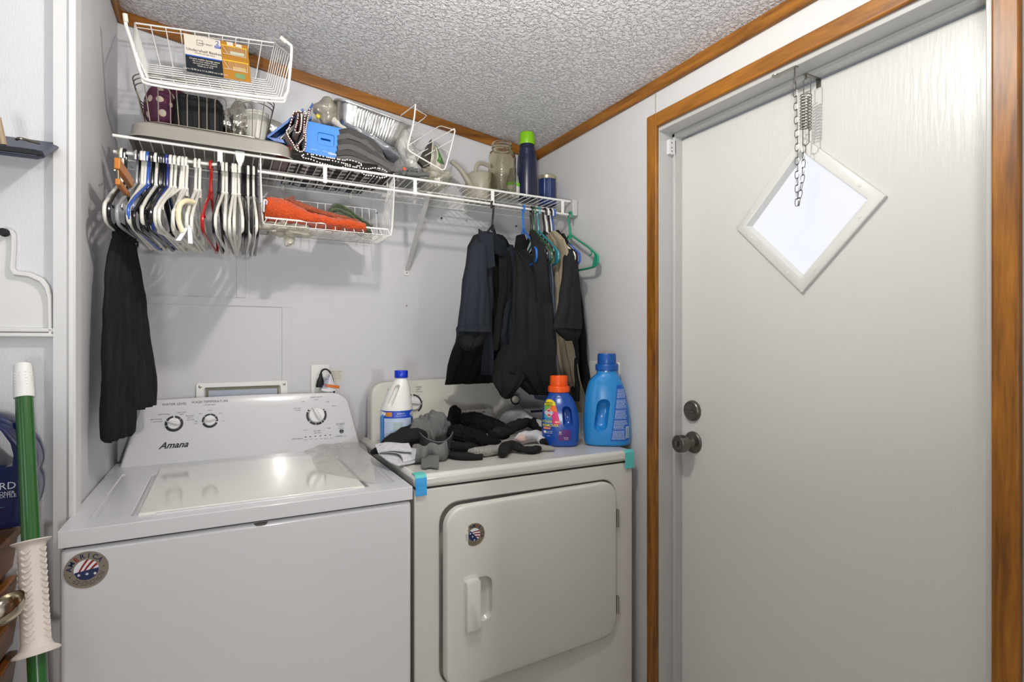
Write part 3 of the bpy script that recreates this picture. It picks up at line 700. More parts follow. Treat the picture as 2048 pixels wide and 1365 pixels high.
# ================================================================ CLOTH TOOLS
def fabric(name, col, rough=.9, scale=300, st=.25, stretch=(1,1,1), kind='noise', sheen=.0): return mat(name, col, rough, bump=(kind, scale, st, stretch), sheen=sheen, spec=.25)
M_bk = fabric('black_jersey', (30,31,30)); M_bk2 = fabric('black_cotton', (24,25,24)); M_navy = fabric('navy_twill', (30,35,44), .75, 400, .3)
M_tan = fabric('heather_taupe', (150,138,116), .95, 200, .3); M_gryblue = fabric('blue_grey_stripe', (88,100,118)); M_denim = fabric('washed_denim', (74,88,108), .9, 120, .4)
M_rib = fabric('black_rib_knit', (27,27,28), .95, 90, .9, (1,1,1), 'wave'); M_ribw = fabric('white_rib_knit', (206,203,196), .95, 90, .8, (1,1,1), 'wave')
M_gry = fabric('grey_jersey', (104,105,104)); M_gryd = fabric('dark_waistband', (66,67,70)); M_wcl = fabric('white_cotton', (208,208,210))
def hang_loft(rows, th=.02, nf=5, amp=.006, seed=0, N=72, ph=0, grow=True, wrin=.003):
    """rows: (v, uL, YL, uR, YR) top to bottom; pleated closed sleeve of cloth"""
    rows2 = []
    for i in range(len(rows)-1):
        a, b = rows[i], rows[i+1]; k = max(2, int(abs(b[0]-a[0])/14))
        for j in range(k): rows2.append([a[q]+(b[q]-a[q])*j/k for q in range(5)])
    rows2.append(list(rows[-1])); rings = []
    m_ = len(rows2)-1
    for i, (v, uL, YL, uR, YR) in enumerate(rows2):
        L = QY(uL, v, YL); R = QY(uR, v, YR); z = (L.z+R.z)/2; s_ = i/m_
        L = Vector((L.x, L.y, z)); R = Vector((R.x, R.y, z)); c = (L+R)/2; h = (R-L)/2; p = Vector((-h.y, h.x, 0)); p = p.normalized() if p.length > 0 else Vector((0,1,0))
        a_ = amp*.85*((.2+.8*s_) if grow else 1); t_ = th*(.6 if i in (0, m_) else 1)
        ring = []
        for k in range(N):
            q = 2*math.pi*k/N; cx = math.cos(q); sx = math.sin(q)
            cc = math.copysign(abs(cx)**.8, cx)
            f = a_*math.sin(nf*math.pi*cc+ph+.8*math.sin(seed+s_*3))+a_*.5*math.sin(nf*1.7*math.pi*cc+seed)
            pt = c+h*cc+p*(t_*math.copysign(abs(sx)**.7, sx)+f)
            w_ = noise.noise_vector(pt*14+Vector((seed*3.1,0,0)))*wrin*2+noise.noise_vector(Vector((pt.x*40,pt.y*40,pt.z*9))+Vector((seed,7,0)))*wrin
            pt = pt+Vector((w_.x, w_.y, w_.z*.5)); ring.append(pt)
        rings.append(ring)
    return MB().loft(rings)
def crumple(c, ax, seed=0, amp=.25, n=22, flatz=None, freq=22, st=(1,1,1)):
    c = Vector(c); mb = MB(); rings = []
    X, Y, Z = [Vector(a) for a in ax]
    for i in range(1, n):
        t = math.pi*i/n; ring = []
        for k in range(n*2):
            a = math.pi*k/n; d = Vector((math.sin(t)*math.cos(a), math.sin(t)*math.sin(a), -math.cos(t)))
            p = c+X*d.x+Y*d.y+Z*d.z
            p = Vector((p.x*st[0]+p.z*.3*(st[0]-st[2]), p.y*st[1], p.z*st[2]))
            f = noise.noise(p*freq+Vector((seed,0,0)))*amp+abs(noise.noise(p*freq*2.1+Vector((0,seed,0))))*amp*.8-amp*.3
            p = c+(X*d.x+Y*d.y+Z*d.z)*(1+f)
            if flatz is not None and p.z < flatz: p.z = flatz+.0005
            ring.append(p)
        rings.append(ring)
    return mb.loft(rings)
DT_ = .931
def dz(u, v, h=0): return QZ(u, v, DT_+h)
def sweep(P, W, H, seed=0, n=18, wr=.0025, floor=DT_, k=5, freq=45, creases=0, ribs=0):
    """P: centre points, W half widths, H half heights -> soft flattened tube"""
    m_ = len(P); X = [Vector((P[i].x, P[i].y, P[i].z)) for i in range(m_)]
    pp = smoothpath(X, k); ww = [q.x for q in smoothpath([Vector((w_,h_,0)) for w_, h_ in zip(W,H)], k)]; hh = [q.y for q in smoothpath([Vector((w_,h_,0)) for w_, h_ in zip(W,H)], k)]
    rings = []
    for i, p in enumerate(pp):
        t = (pp[min(i+1,len(pp)-1)]-pp[max(i-1,0)]).normalized(); s_ = t.cross(Vector((0,0,1)))
        s_ = s_.normalized() if s_.length > .05 else Vector((1,0,0)); u_ = s_.cross(t).normalized(); ring = []
        for j in range(n):
            a = 2*math.pi*j/n; cr = 1+(creases*math.sin(a*5+i*.7) if creases else 0)
            q = p+s_*ww[i]*math.copysign(abs(math.cos(a))**.8, math.cos(a))*cr+u_*hh[i]*math.sin(a)*cr
            if ribs: q = q+(s_*math.cos(a)+u_*math.sin(a))*(ribs*(1 if j % 3 == 0 else -.5))
            q = q+Vector(noise.noise_vector(q*freq+Vector((seed*5,0,0))))*wr*1.6
            if floor is not None: q.z = max(q.z, floor+.0006)
            ring.append(q)
        rings.append(ring)
    return MB().loft(rings)
M_blanket_knit = None

# ================================================================ LEFT BLACK TROUSERS
tr = thing('black_trousers', 'long black trousers hanging beside the left wall above the washer', 'trousers', (-.21, 1.72, CZ-.24))
part('trouser_leg', hang_loft([(474,228,1.66,268,1.76),(520,222,1.64,276,1.80),(600,214,1.61,288,1.84),(700,210,1.60,300,1.87),(790,207,1.60,309,1.89),(822,207,1.60,309,1.89)], .014, 6, .007, 3), M_bk, tr)
part('trouser_leg', hang_loft([(560,220,1.62,262,1.72),(700,212,1.60,264,1.74),(800,208,1.585,264,1.73),(868,210,1.58,264,1.72),(877,216,1.585,262,1.72)], .013, 4, .006, 8), M_bk2, tr)
part('waist', hang_loft([(452,232,1.66,262,1.74),(466,230,1.66,266,1.75),(480,227,1.66,270,1.76)], .010, 4, .004, 1), M_bk2, tr)

# ================================================================ RIGHT HANGING CLOTHES
def hang_at(col, u, ang, lab, name='clothes_hanger', yy=SY0, sc=1):
    o = bpy.data.objects.new(name, HME[col]); C.objects.link(o); x = QY(u, 412, yy).x
    o.location = (x, yy, RZ-.001+.0084); o.rotation_euler = (0, 0, math.radians(ang)); o['label'] = lab; o['category'] = 'clothes hanger'; o['group'] = 'hangers on the right end of the rod'
    return o
hang_at('green', 1140, -3, 'empty green hanger at the far right end of the rod')
hang_at('blue', 1107, -4, 'royal blue hanger second from the right end of the rod')
hang_at('white', 1103, -5, 'white hanger squeezed behind the royal blue hanger')
hang_at('black', 1100, -3, 'black hanger just left of the royal blue hanger')
hang_at('white', 1094, -2, 'white hanger holding the taupe shirt on the rod')
hang_at('black', 1089, -4, 'black hanger just left of the white hanger with the taupe shirt')
hang_at('teal', 1077, -10, 'teal hanger between the sky blue hanger and the taupe shirt')
hang_at('dark green', 1068, -12, 'dark green hanger just left of the teal hanger')
hang_at('black', 1063, -14, 'black hanger right behind the sky blue hanger')
hang_at('sky blue', 1047, -16, 'sky blue hanger in front of the black garment')
hang_at('black', 985, -42, 'black hanger under the collar of the navy work shirt')

# far right black shirt (behind)
s5 = thing('black_long_shirt', 'long black shirt hanging nearest the door wall', 'shirt', (1.12, 1.8, CZ-.1))
part('body', hang_loft([(470,1104,1.70,1128,1.64),(520,1112,1.80,1148,1.62),(620,1120,1.86,1164,1.61),(720,1125,1.88,1174,1.62),(815,1122,1.90,1180,1.66)], .012, 4, .006, 5), M_bk2, s5)
# black t-shirt with sleeve
s4 = thing('black_tee_shirt', 'black t-shirt with wide short sleeve hanging right of the taupe shirt', 'shirt', (1.06, 1.7, CZ))
part('body', hang_loft([(462,1104,1.74,1116,1.70),(500,1122,1.76,1142,1.62),(600,1124,1.78,1150,1.60),(700,1126,1.78,1154,1.60),(800,1138,1.78,1158,1.62)], .012, 4, .005, 9), M_bk, s4)
part('sleeve', hang_loft([(500,1132,1.58,1147,1.60),(560,1128,1.54,1156,1.58),(620,1118,1.51,1160,1.56),(655,1109,1.50,1162,1.55),(661,1109,1.50,1162,1.55)], .020, 3, .003, 2), M_bk, s4)
part('sleeve_inner_shade', hang_loft([(648,1113,1.503,1159,1.552),(664,1114,1.503,1158,1.552),(682,1132,1.51,1154,1.552)], .016, 3, .003, 3), M_bk2, s4)  # black insert paints the shade inside the sleeve opening
# taupe shirt
s3 = thing('taupe_shirt', 'heather taupe long shirt between two black garments', 'shirt', (1.0, 1.7, CZ))
part('body', hang_loft([(466,1096,1.70,1110,1.62),(482,1100,1.66,1127,1.57),(510,1106,1.68,1133,1.57),(560,1108,1.66,1133,1.56),(640,1106,1.66,1134,1.58),(700,1114,1.66,1150,1.60),(760,1124,1.68,1162,1.62),(800,1138,1.74,1172,1.66),(826,1146,1.74,1176,1.67)], .010, 3, .005, 12), M_tan, s3)
# blue grey sliver
s2 = thing('blue_grey_shirt', 'thin blue grey shirt edge beside the black sleeveless garment', 'shirt', (.98, 1.7, CZ))
part('body', hang_loft([(505,1086,1.70,1096,1.60),(530,1090,1.72,1102,1.60),(600,1094,1.74,1108,1.62),(690,1094,1.76,1112,1.64),(760,1096,1.78,1114,1.66)], .006, 3, .003, 7), M_gryblue, s2)
# jeans
jn = thing('folded_jeans', 'folded blue jeans corner low behind the orange-capped bottle', 'jeans', (1.0, 1.75, CZ-.15))
part('leg', hang_loft([(742,1058,1.86,1086,1.78),(770,1062,1.84,1092,1.76),(800,1070,1.83,1098,1.75)], .014, 3, .004, 3), M_denim, jn)
part('frayed_patch', hang_loft([(756,1078,1.77,1084,1.765),(775,1076,1.765,1092,1.755),(792,1078,1.765,1096,1.755)], .004, 3, .003, 3), fabric('faded_denim', (150,156,160)), jn)
# black sleeveless garment (blue hanger)
s1 = thing('black_sleeveless_dress', 'black sleeveless garment draped on the sky blue hanger', 'dress', (.93, 1.7, CZ-.1))
bd = hang_loft([(470,1036,1.66,1046,1.62),(500,1033,1.70,1050,1.66),(528,1030,1.70,1078,1.66),(560,1028,1.70,1096,1.64),(620,1026,1.68,1106,1.58),(700,1020,1.68,1112,1.58),(745,1000,1.70,1114,1.60),(790,1060,1.70,1112,1.62)], .018, 4, .007, 21)
part('body', bd, M_bk, s1)
part('strap', hang_loft([(462,1062,1.62,1068,1.60),(490,1064,1.61,1086,1.58),(520,1066,1.60,1094,1.575),(550,1068,1.60,1098,1.575),(600,1070,1.62,1103,1.585),(650,1074,1.64,1106,1.60),(690,1080,1.66,1104,1.63)], .008, 2, .003, 6), M_bk, s1)
part('hem_bunch', hang_loft([(690,1005,1.72,1060,1.64),(725,990,1.74,1062,1.64),(752,983,1.74,1056,1.66),(775,992,1.72,1040,1.67),(790,1002,1.72,1024,1.69),(797,1010,1.71,1018,1.70)], .034, 3, .006, 33), M_bk, s1)
# navy work shirt
s0 = thing('navy_work_shirt', 'dark navy short-sleeved work shirt facing the room on a black hanger', 'shirt', (.86, 1.72, CZ-.1))
part('body', hang_loft([(468,968,1.72,1004,1.76),(482,950,1.69,1016,1.80),(505,940,1.67,1022,1.84),(560,936,1.66,1026,1.85),(640,928,1.68,1024,1.85),(700,908,1.74,1014,1.86),(745,894,1.84,1000,1.88),(768,890,1.90,985,1.90)], .024, 5, .008, 41), M_bk2, s0)
part('sleeve', hang_loft([(478,950,1.67,966,1.66),(500,937,1.63,972,1.62),(560,928,1.59,974,1.585),(620,920,1.57,977,1.57),(672,913,1.56,980,1.56)], .026, 3, .003, 43, wrin=.002), M_navy, s0)
part('sleeve_inner_shade', hang_loft([(655,918,1.562,976,1.562),(672,917,1.562,976,1.562),(688,918,1.565,966,1.562),(701,926,1.568,944,1.565)], .022, 3, .003, 44), M_bk2, s0)  # dark loft standing in for the shaded hollow of the cuff
part('sleeve_hem', hang_loft([(654,914,1.558,980,1.556),(661,913,1.557,981,1.555),(668,913.5,1.557,981,1.555)], .0275, 3, .003, 43, wrin=.002), M_navy, s0)
part('sleeve', hang_loft([(490,1010,1.78,1022,1.80),(540,1012,1.76,1030,1.80),(600,1006,1.74,1033,1.79),(655,1000,1.73,1033,1.78),(670,997,1.73,1030,1.78),(700,1006,1.74,1026,1.78)], .022, 3, .004, 47), M_navy, s0)
part('front_panel', hang_loft([(466,962,1.67,982,1.66),(500,958,1.64,984,1.64),(540,962,1.63,985,1.64),(600,968,1.64,984,1.65),(650,972,1.65,984,1.66),(750,960,1.70,984,1.70)], .006, 2, .005, 51), M_navy, s0)
part('front_panel', hang_loft([(500,996,1.70,1018,1.74),(560,1000,1.69,1022,1.74),(620,996,1.70,1016,1.75),(700,985,1.72,1010,1.77)], .006, 2, .006, 55), M_bk, s0)
cl = MB()
cl.sheet(lambda a, b: QY(957+a*27+b*(8-2*a), 458+10*a+b*(84-22*a)+3*math.sin(a*3+b*5), 1.628-.030*b+.012*a), 8, 12, .004)
part('collar', cl, M_navy, s0)
cl = MB(); cl.sheet(lambda a, b: QY(986+a*26, 460+a*26+b*(40-10*a)+4*math.sin(a*4), 1.665+.06*a-.012*b), 8, 6, .004)
part('collar', cl, M_navy, s0)
part('neck_label', MB().sheet(lambda a, b: QY(979+6*a, 487+8*b, 1.715), 3, 3, .001), fabric('label_tan', (166,120,70)), s0)
part('size_tag', MB().sheet(lambda a, b: QY(977+2*a+b*14, 494+b*14-2*a, 1.712), 3, 3, .001), M_wcl, s0)
for k, (u, v) in enumerate(((969,578),(968,610),(974,640))):
    part('button', MB().lathe([(.005,0),(.005,.002),(.003,.0025)], QY(u, v, 1.628), (0,-1,0), 12), mat('button_dark', (30,32,38), .25), s0)

# ================================================================ OUTLETS, SUPPLY BOX
def outlet(u0, v0, u1, v1, lab):
    a = QY(u0, v0, YB); b = QY(u1, v1, YB); cx = (a.x+b.x)/2; zt_ = a.z
    t = thing('wall_outlet', lab, 'outlet', (cx, YB, zt_-.114))
    part('cover_plate', MB().box(a.x, b.x, YB-.007, YB, zt_-.114, zt_), M_plw, t, bevel=.003)
    for z in (zt_-.037, zt_-.077):
        part('socket', MB().prism([(x, YB-.009, z_) for x, z_ in rrect(cx, z, .0165, .0145, .007)], (0,.003,0)), M_plw, t)
    return t, cx, zt_
t, ox, oz = outlet(621, 730, 659, 800, 'white wall outlet with a black plug above the washer console')
pg = thing('power_plug', 'black power plug and cord pushed into the white wall outlet', 'plug', (ox, YB-.01, oz-.05))
a = QY(641, 748, YB-.035); b = QY(642, 776, YB-.05)
part('plug_body', MB().loft([[Vector((b.x+(a.x-b.x)*k+w_*math.cos(q), YB-.03-.012*k+w_*.6*math.sin(q), b.z+(a.z-b.z)*k)) for q in [2*math.pi*j/12 for j in range(12)]] for k, w_ in ((0,.013),(.1,.015),(.5,.012),(.8,.006),(1,.005))]), mat('plug_black', (26,26,28), .4), pg)
part('cord', MB().tube(smoothpath([QY(641,750,YB-.03), QY(644,742,YB-.04), QY(652,739,YB-.05), QY(660,745,YB-.05), QY(665,760,YB-.045), QY(668,782,YB-.04), QY(668,800,YB-.04)], 5), .0032, 8), mat('cord_black', (28,28,30), .4), pg)
tg = MB(); tg.sheet(lambda a, b: QY(660-18*b+(2+28*b)*a, 747+34*b+3*math.sin(a*3), YB-.052-.006*math.sin(a*3)), 8, 8, .0006)
tg.use(1); 
for k in range(9): tg.sheet(lambda a, b, k=k: QY(658-16*(k/9)-2+(4+16*k/9)*a, 750+k*3.2+b*1.0, YB-.0545-.004*math.sin(a*3)), 4, 1, .0003)
tg.use(2).sheet(lambda a, b: QY(649+30*a, 768+b*6+a*4, YB-.056-.004*math.sin(a*3)), 6, 2, .0006)
solo('paper_tag', 'folded white paper tag with orange stripe wrapped on the black cord', 'tag', tg, [mat('tag_paper', (220,220,224), .5), mat('tag_blue', (90,110,160), .5), mat('tag_orange', (204,110,30), .5)])
st = MB(); a = QY(657, 740, YB); b = QY(685, 763, YB); st.box(a.x, b.x, YB-.0012, YB-.0002, b.z, a.z); st.use(1)
o_ = Vector(((a.x+b.x)/2, YB-.0014, 0))
for k, s_ in enumerate(("JAMES DOE #1","model 973 102","serial 1 24","watts 1500","mfg date")):
    st.text("—— ——"[:5] if 0 else ("■"*0+"---- -- ----"), o_+Vector((.003,0,a.z-.006-k*.0065)), (1,0,0), (0,0,1), .010 if k == 0 else .0075, bold=.02)
solo('wall_sticker', 'small cream printed sticker beside the white wall outlet', 'sticker', st, [mat('sticker_cream', (206,202,190), .5), M_blk])
# supply box
sb_ = thing('washer_supply_box', 'white framed washer supply box recessed in the wall behind the washer', 'supply box', (.13, YB, .95))
a = QY(392, 770, YB); b = QY(575, 758, YB); zt_ = (a.z+b.z)/2; xs0, xs1 = a.x, b.x
fr = MB().prism([(x, YB-.010, z) for x, z in rrect((xs0+xs1)/2, zt_-.10, (xs1-xs0)/2, .10, .008)], (0,.0095,0))
fr = boolean(fr, MB().prism([(x, YB-.03, z) for x, z in rrect((xs0+xs1)/2, zt_-.10, (xs1-xs0)/2-.024, .084, .006)], (0,.06,0)))
part('frame', fr, M_plw, sb_, bevel=.002)
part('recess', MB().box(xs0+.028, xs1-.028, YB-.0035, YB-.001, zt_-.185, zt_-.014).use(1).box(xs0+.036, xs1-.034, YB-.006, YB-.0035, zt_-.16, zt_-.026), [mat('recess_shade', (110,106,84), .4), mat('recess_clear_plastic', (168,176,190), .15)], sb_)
for x in (xs0+.012, xs1-.012): part('screw', MB().lathe([(.0045,0),(.0045,.002),(.002,.003)], (x, YB-.010, zt_-.012), (0,-1,0), 12), M_steel, sb_)
# outlet behind blue bottle, on the door wall
a = QX(1178, 722, XR); b = QX(1240, 722, XR)
t = thing('wall_outlet', 'white outlet plate on the door wall behind the big blue bottle', 'outlet', (XR, (a.y+b.y)/2, a.z-.11))
part('cover_plate', MB().box(XR-.007, XR, b.y, a.y, a.z-.115, a.z), M_plw, t, bevel=.003)
# ================================================================ WIRE BASKET TOOL
def wires(mb, A, B, Cc, D, n, m_, r):
    """quad A-B (bottom) D-C (top): n wires up from AB to DC, m_ wires across"""
    for k in range(n+1):
        t = k/n; mb.tube([A.lerp(B, t), D.lerp(Cc, t)], r, 5)
    for k in range(m_+1 if m_ else 0):
        t = k/m_; mb.tube([A.lerp(D, t), B.lerp(Cc, t)], r, 5)
    return mb
# ---- small basket hanging under the shelf
x0, x1, yf, yb = .112, .492, 1.762, 1.932; zb = CZ+.347
t = thing('undershelf_basket', 'white wire basket hanging under the shelf with orange and green cloths', 'wire basket', ((x0+x1)/2, (yf+yb)/2, zb))
V = lambda x, y, z: Vector((x, y, z))
part('basket_floor', wires(MB(), V(x0,yf,zb), V(x1,yf,zb), V(x1,yb,zb), V(x0,yb,zb), 15, 7, .0013), M_wire, t)
part('basket_back', wires(MB(), V(x0,yb,zb), V(x1,yb,zb), V(x1-.006,yb,CZ+.468), V(x0+.006,yb,CZ+.468), 15, 1, .0013), M_wire, t)
part('front_lip', wires(MB(), V(x0,yf,zb), V(x1,yf,zb), V(x1-.01,yf,zb+.018), V(x0+.01,yf,zb+.018), 13, 0, .0013).tube([V(x0+.004,yf,zb+.019), V(x1-.01,yf,zb+.019)], .0030, 8), M_wire, t)
for x in (x0, x1):
    s_ = .008 if x == x1 else -.008
    mb = MB()
    for k in range(7):
        q = k/6; mb.tube([V(x, yf+(yb-yf)*q, zb), V(x+s_, SY0+.008+.055*q, RZ+.045-.012*q)], .0010, 5)
    mb.tube([V(x+s_, SY0-.004, SZ-.002), V(x+s_, SY0-.008, RZ+.02), V(x+s_*.6, yf-.002, zb+.03), V(x, yf, zb)], .0020, 6)
    mb.tube([V(x+s_, SY0-.004, SZ+.01), V(x+s_, SY0+.075, SZ+.006), V(x+s_, SY0+.08, RZ+.03)], .0016, 6)
    part('basket_side', mb, M_wire, t)
# contents
M_or = mat('orange_knit', (196,72,16), .9, bump=('voronoi', 150, .45), sheen=.3); M_br = mat('rust_knit', (150,74,44), .9, bump=('voronoi', 170, .5), sheen=.2); M_gn = mat('green_towel', (62,84,36), .95, bump=('noise', 220, .9), sheen=.4)
def cloth_sweep(pts, W, H, seed, **k): return sweep(pts, W, H, seed=seed, floor=None, **k)
zf = zb+.003
def fb(u, v, Y): return QY(u, v, Y)
mb = MB().loft([[p for p in r] for r in []]) if 0 else None
oc = cloth_sweep([V(.118,1.80,zf+.050), V(.17,1.80,zf+.046), V(.23,1.80,zf+.032), V(.30,1.80,zf+.024), V(.36,1.79,zf+.022), V(.412,1.785,zf+.018)], [.03,.045,.048,.046,.044,.030], [.036,.036,.024,.018,.017,.013], 3, wr=.004, n=24)
solo('orange_cloth', 'bright orange waffle knit cloth piled in the hanging basket', 'cloth', oc, M_or)
solo('orange_cloth_bow', 'small knotted orange cloth end at the front of the hanging basket', 'cloth', crumple(V(.325,1.775,zf+.020), ((.022,0,0),(0,.014,0),(0,0,.020)), 5, .5, 14, freq=60), M_or)
rc_ = cloth_sweep([V(.20,1.84,zf+.10), V(.185,1.82,zf+.083), V(.215,1.815,zf+.073), V(.28,1.82,zf+.058), V(.34,1.82,zf+.050), V(.40,1.81,zf+.038)], [.008,.014,.022,.026,.024,.016], [.008,.012,.014,.012,.010,.007], 9, wr=.003)
solo('rust_cloth', 'rust brown knit strip lying over the orange cloth in the hanging basket', 'cloth', rc_, M_br)
mb = MB()
for j in range(4):
    mb.join(cloth_sweep([V(.30+.006*j,1.885,zf+.03+.014*j), V(.34,1.88,zf+.056+.014*j), V(.38,1.875,zf+.044+.013*j), V(.425,1.87,zf+.014+.013*j), V(.455,1.865,zf+.008+.011*j)], [.02,.034,.036,.036,.030], [.007,.010,.009,.008,.007], 20+j, wr=.003))
solo('green_towel', 'folded olive green towel behind the orange cloth in the hanging basket', 'towel', mb, M_gn)
a = [QY(519,408,1.79), QY(549,377,1.79), QY(560,395,1.79), QY(535,412,1.79)]
mb = MB().prism(a, (0,.0008,0)).use(1)
c = QY(541,399,1.788); d_ = (QY(546,393,1.788)-c).normalized(); n2 = Vector((0,-1,0)); u2 = Vector((-d_.z,0,d_.x))
mb.quad(c, d_, u2, .016, .008, .0005).use(2)
for k in range(7): mb.quad(c+d_*(-.006+.002*k), d_, u2, .0009, .006, .0009)
mb.use(1).text("microfiber", c+u2*.018-d_*.0, d_, u2, .005)
solo('product_tag', 'black cardboard tag with barcode at the left end of the hanging basket', 'tag', mb, [mat('tag_black', (36,26,26), .4), mat('tag_print', (200,196,190), .5), M_blk])
hk = MB().tube(smoothpath([QY(527,424,1.755), QY(528,404,1.755), QY(531,400,1.755), QY(534,403,1.755), QY(533,409,1.757)], 5), [.0035]*10+[.002]*11, 8)
solo('plastic_hook', 'small white plastic hook over the orange cloth', 'hook', hk, mat('hook_white', (214,214,224), .3))
# clear bags hanging below
def film(name, col, alpha, rough=.12): return mat(name, col, rough, alpha=alpha, bump=('noise', 50, .8), spec=.8, coat=.5)
M_film = film('clear_film', (196,190,172), .62); M_film2 = film('misty_film', (205,205,198), .42)
solo('clear_plastic_bag', 'clear plastic bag sagging through the wires of the hanging basket', 'plastic bag', crumple(V(.175,1.80,zf-.004), ((.065,0,0),(0,.045,0),(0,0,.024)), 14, .6, 18, freq=45).join(crumple(V(.187,1.80,zf-.034), ((.016,0,0),(0,.012,0),(0,0,.026)), 4, .5, 12, freq=60)), M_film)

# ================================================================ SHELF CONTENTS
TZ = SZ+.010      # top of the shelf rail
# grey boot tray, upside down
def tray():
    cx, cy = -.012, 1.874; hw, hd = .209, .135; rings = []
    for dx, z in ((0,.0),(0,.004),(-.006,.006),(-.010,.038),(-.016,.044),(-.024,.046)):
        rings.append([V(x, y, TZ+z) for x, y in rrect(cx, cy, hw+dx, hd+dx, .045, 8)])
    inner = [[V(x, y, TZ+z) for x, y in rrect(cx, cy, hw+dx, hd+dx, .042, 8)] for dx, z in ((-.028,.0425),(-.020,.041),(-.0135,.037),(-.009,.006),(-.004,.001))]
    mb = MB().loft(rings, caps=False); n = len(rings[0])
    mb.add(rings[-1], [list(range(n))]); mb.loft(inner, caps=False); mb.add(inner[0], [list(range(n))[::-1]]); mb.loft([inner[-1], rings[0]], caps=False)
    return mb
solo('boot_tray', 'grey plastic tray turned upside down under the steel basket', 'tray', tray(), mat('tray_grey', (148,143,136), .3))
BZ = TZ+.048
# steel wire basket with rounded ends
stb = thing('steel_basket', 'steel wire basket with looped sides standing on the grey tray', 'wire basket', (-.03, 1.88, BZ))
M_stw = mat('aged_steel_wire', (176,170,156), .28, 1)
def ring_pts(z, hw, hd, r): return [V(x, y, z) for x, y in rrect(-.033, 1.875, hw, hd, r, 8)]
mb = MB()
for z, hw, hd, r in ((BZ+.122,.178,.130,.062),(BZ+.112,.176,.128,.060),(BZ+.100,.173,.126,.058),(BZ+.002,.150,.110,.04)): mb.tube(ring_pts(z, hw, hd, r), .0016, 6, closed=True)
part('rims', mb, M_stw, stb)
mb = MB()
for s_, Y0, Y1 in ((1, 1.875-.128, 1.875-.110), (-1, 1.875+.128, 1.875+.110)):
    for k in range(5):
        x = -.033-.135+.27*k/4; mb.tube([V(x+(x+.033)*.10, Y0, BZ+.118), V(x, Y1, BZ+.002)], .0016, 6)
    for k in range(4):
        x = -.033-.101+.27*k/4; P = [V(x-.014, Y1, BZ+.002), V(x-.014, Y0+(.002)*s_, BZ+.080)]+[V(x-.014*math.cos(q), Y0+.001*s_, BZ+.080+.014*math.sin(q)) for q in (.5,1,1.57,2.1,2.6)]+[V(x+.014, Y0+.002*s_, BZ+.080), V(x+.014, Y1, BZ+.002)]
        mb.tube(P, .0016, 6)
for x in (-.033-.150, -.033+.150):
    for k in range(4):
        y = 1.82+.036*k; mb.tube([V(x+(.026 if x > 0 else -.026), y, BZ+.118), V(x, y, BZ+.002)], .0016, 6)
part('side_wires', mb, M_stw, stb)
# things in the steel basket
def dots():
    m = bpy.data.materials.new('purple_dotted_fabric'); m.use_nodes = True; nt = m.node_tree; b = nt.nodes['Principled BSDF']; b.inputs['Roughness'].default_value = .8
    tc = nt.nodes.new('ShaderNodeTexCoord'); v = nt.nodes.new('ShaderNodeTexVoronoi'); v.inputs['Scale'].default_value = 30; v.inputs['Randomness'].default_value = .35
    nt.links.new(tc.outputs['Object'], v.inputs['Vector']); cr = nt.nodes.new('ShaderNodeValToRGB'); cr.color_ramp.interpolation = 'CONSTANT'
    cr.color_ramp.elements[0].color = lin((186,172,156))+(1,); cr.color_ramp.elements[1].position = .30; cr.color_ramp.elements[1].color = lin((82,34,62))+(1,)
    nt.links.new(v.outputs['Distance'], cr.inputs[0]); nt.links.new(cr.outputs[0], b.inputs['Base Color']); return m
M_dot = dots()
solo('dotted_pouch', 'purple pouch with cream dots at the left end of the steel basket', 'pouch', crumple(V(-.150,1.87,BZ+.072), ((.042,0,0),(0,.07,0),(0,0,.066)), 3, .12, 20, freq=14), M_dot)
solo('dotted_pouch', 'purple rounded pouch rising behind the left side of the baskets', 'pouch', crumple(V(-.128,1.99,BZ+.135), ((.060,0,0),(0,.022,0),(0,0,.055)), 7, .08, 18, freq=10), mat('purple_fabric', (88,38,66), .8))
bk = MB().loft([[V(x, y, BZ+.004+z) for x, y in rrect(-.055, 1.87, .062-.006*(z > .09), .075, .02, 6)] for z in (0,.03,.06,.09,.100)])
for q in bk.v: q += Vector(noise.noise_vector(q*25))*.006
solo('black_case', 'soft black fabric case folded inside the steel basket', 'case', bk, fabric('case_black', (24,25,28), .6))
M_foil = mat('silver_foil_bag', (206,204,196), .22, .9, bump=('noise', 40, .9))
solo('foil_pouch', 'crumpled silver foil pouch beside the black case in the steel basket', 'pouch', crumple(V(.045,1.86,BZ+.065), ((.045,0,0),(0,.055,0),(0,0,.062)), 11, .35, 24, freq=24), M_foil)
solo('foil_pouch', 'silver foil pouch end leaning right of the white cups', 'pouch', crumple(V(.165,1.965,BZ+.105), ((.050,0,-.02),(0,.02,0),(.008,0,.026)), 12, .3, 20, freq=24), M_foil)
c = V(.096, 1.835, BZ+.004)
mb = MB().lathe([(.026,0),(.034,.078),(.0345,.080),(.036,.081),(.036,.085),(.0365,.089),(.0365,.094),(.034,.094),(.033,.088),(.025,.003)], c, (0,0,1), 28)
solo('plastic_cup', 'stack of pale grey plastic cups at the right end of the steel basket', 'cup', mb, mat('cup_plastic', (196,194,184), .35))
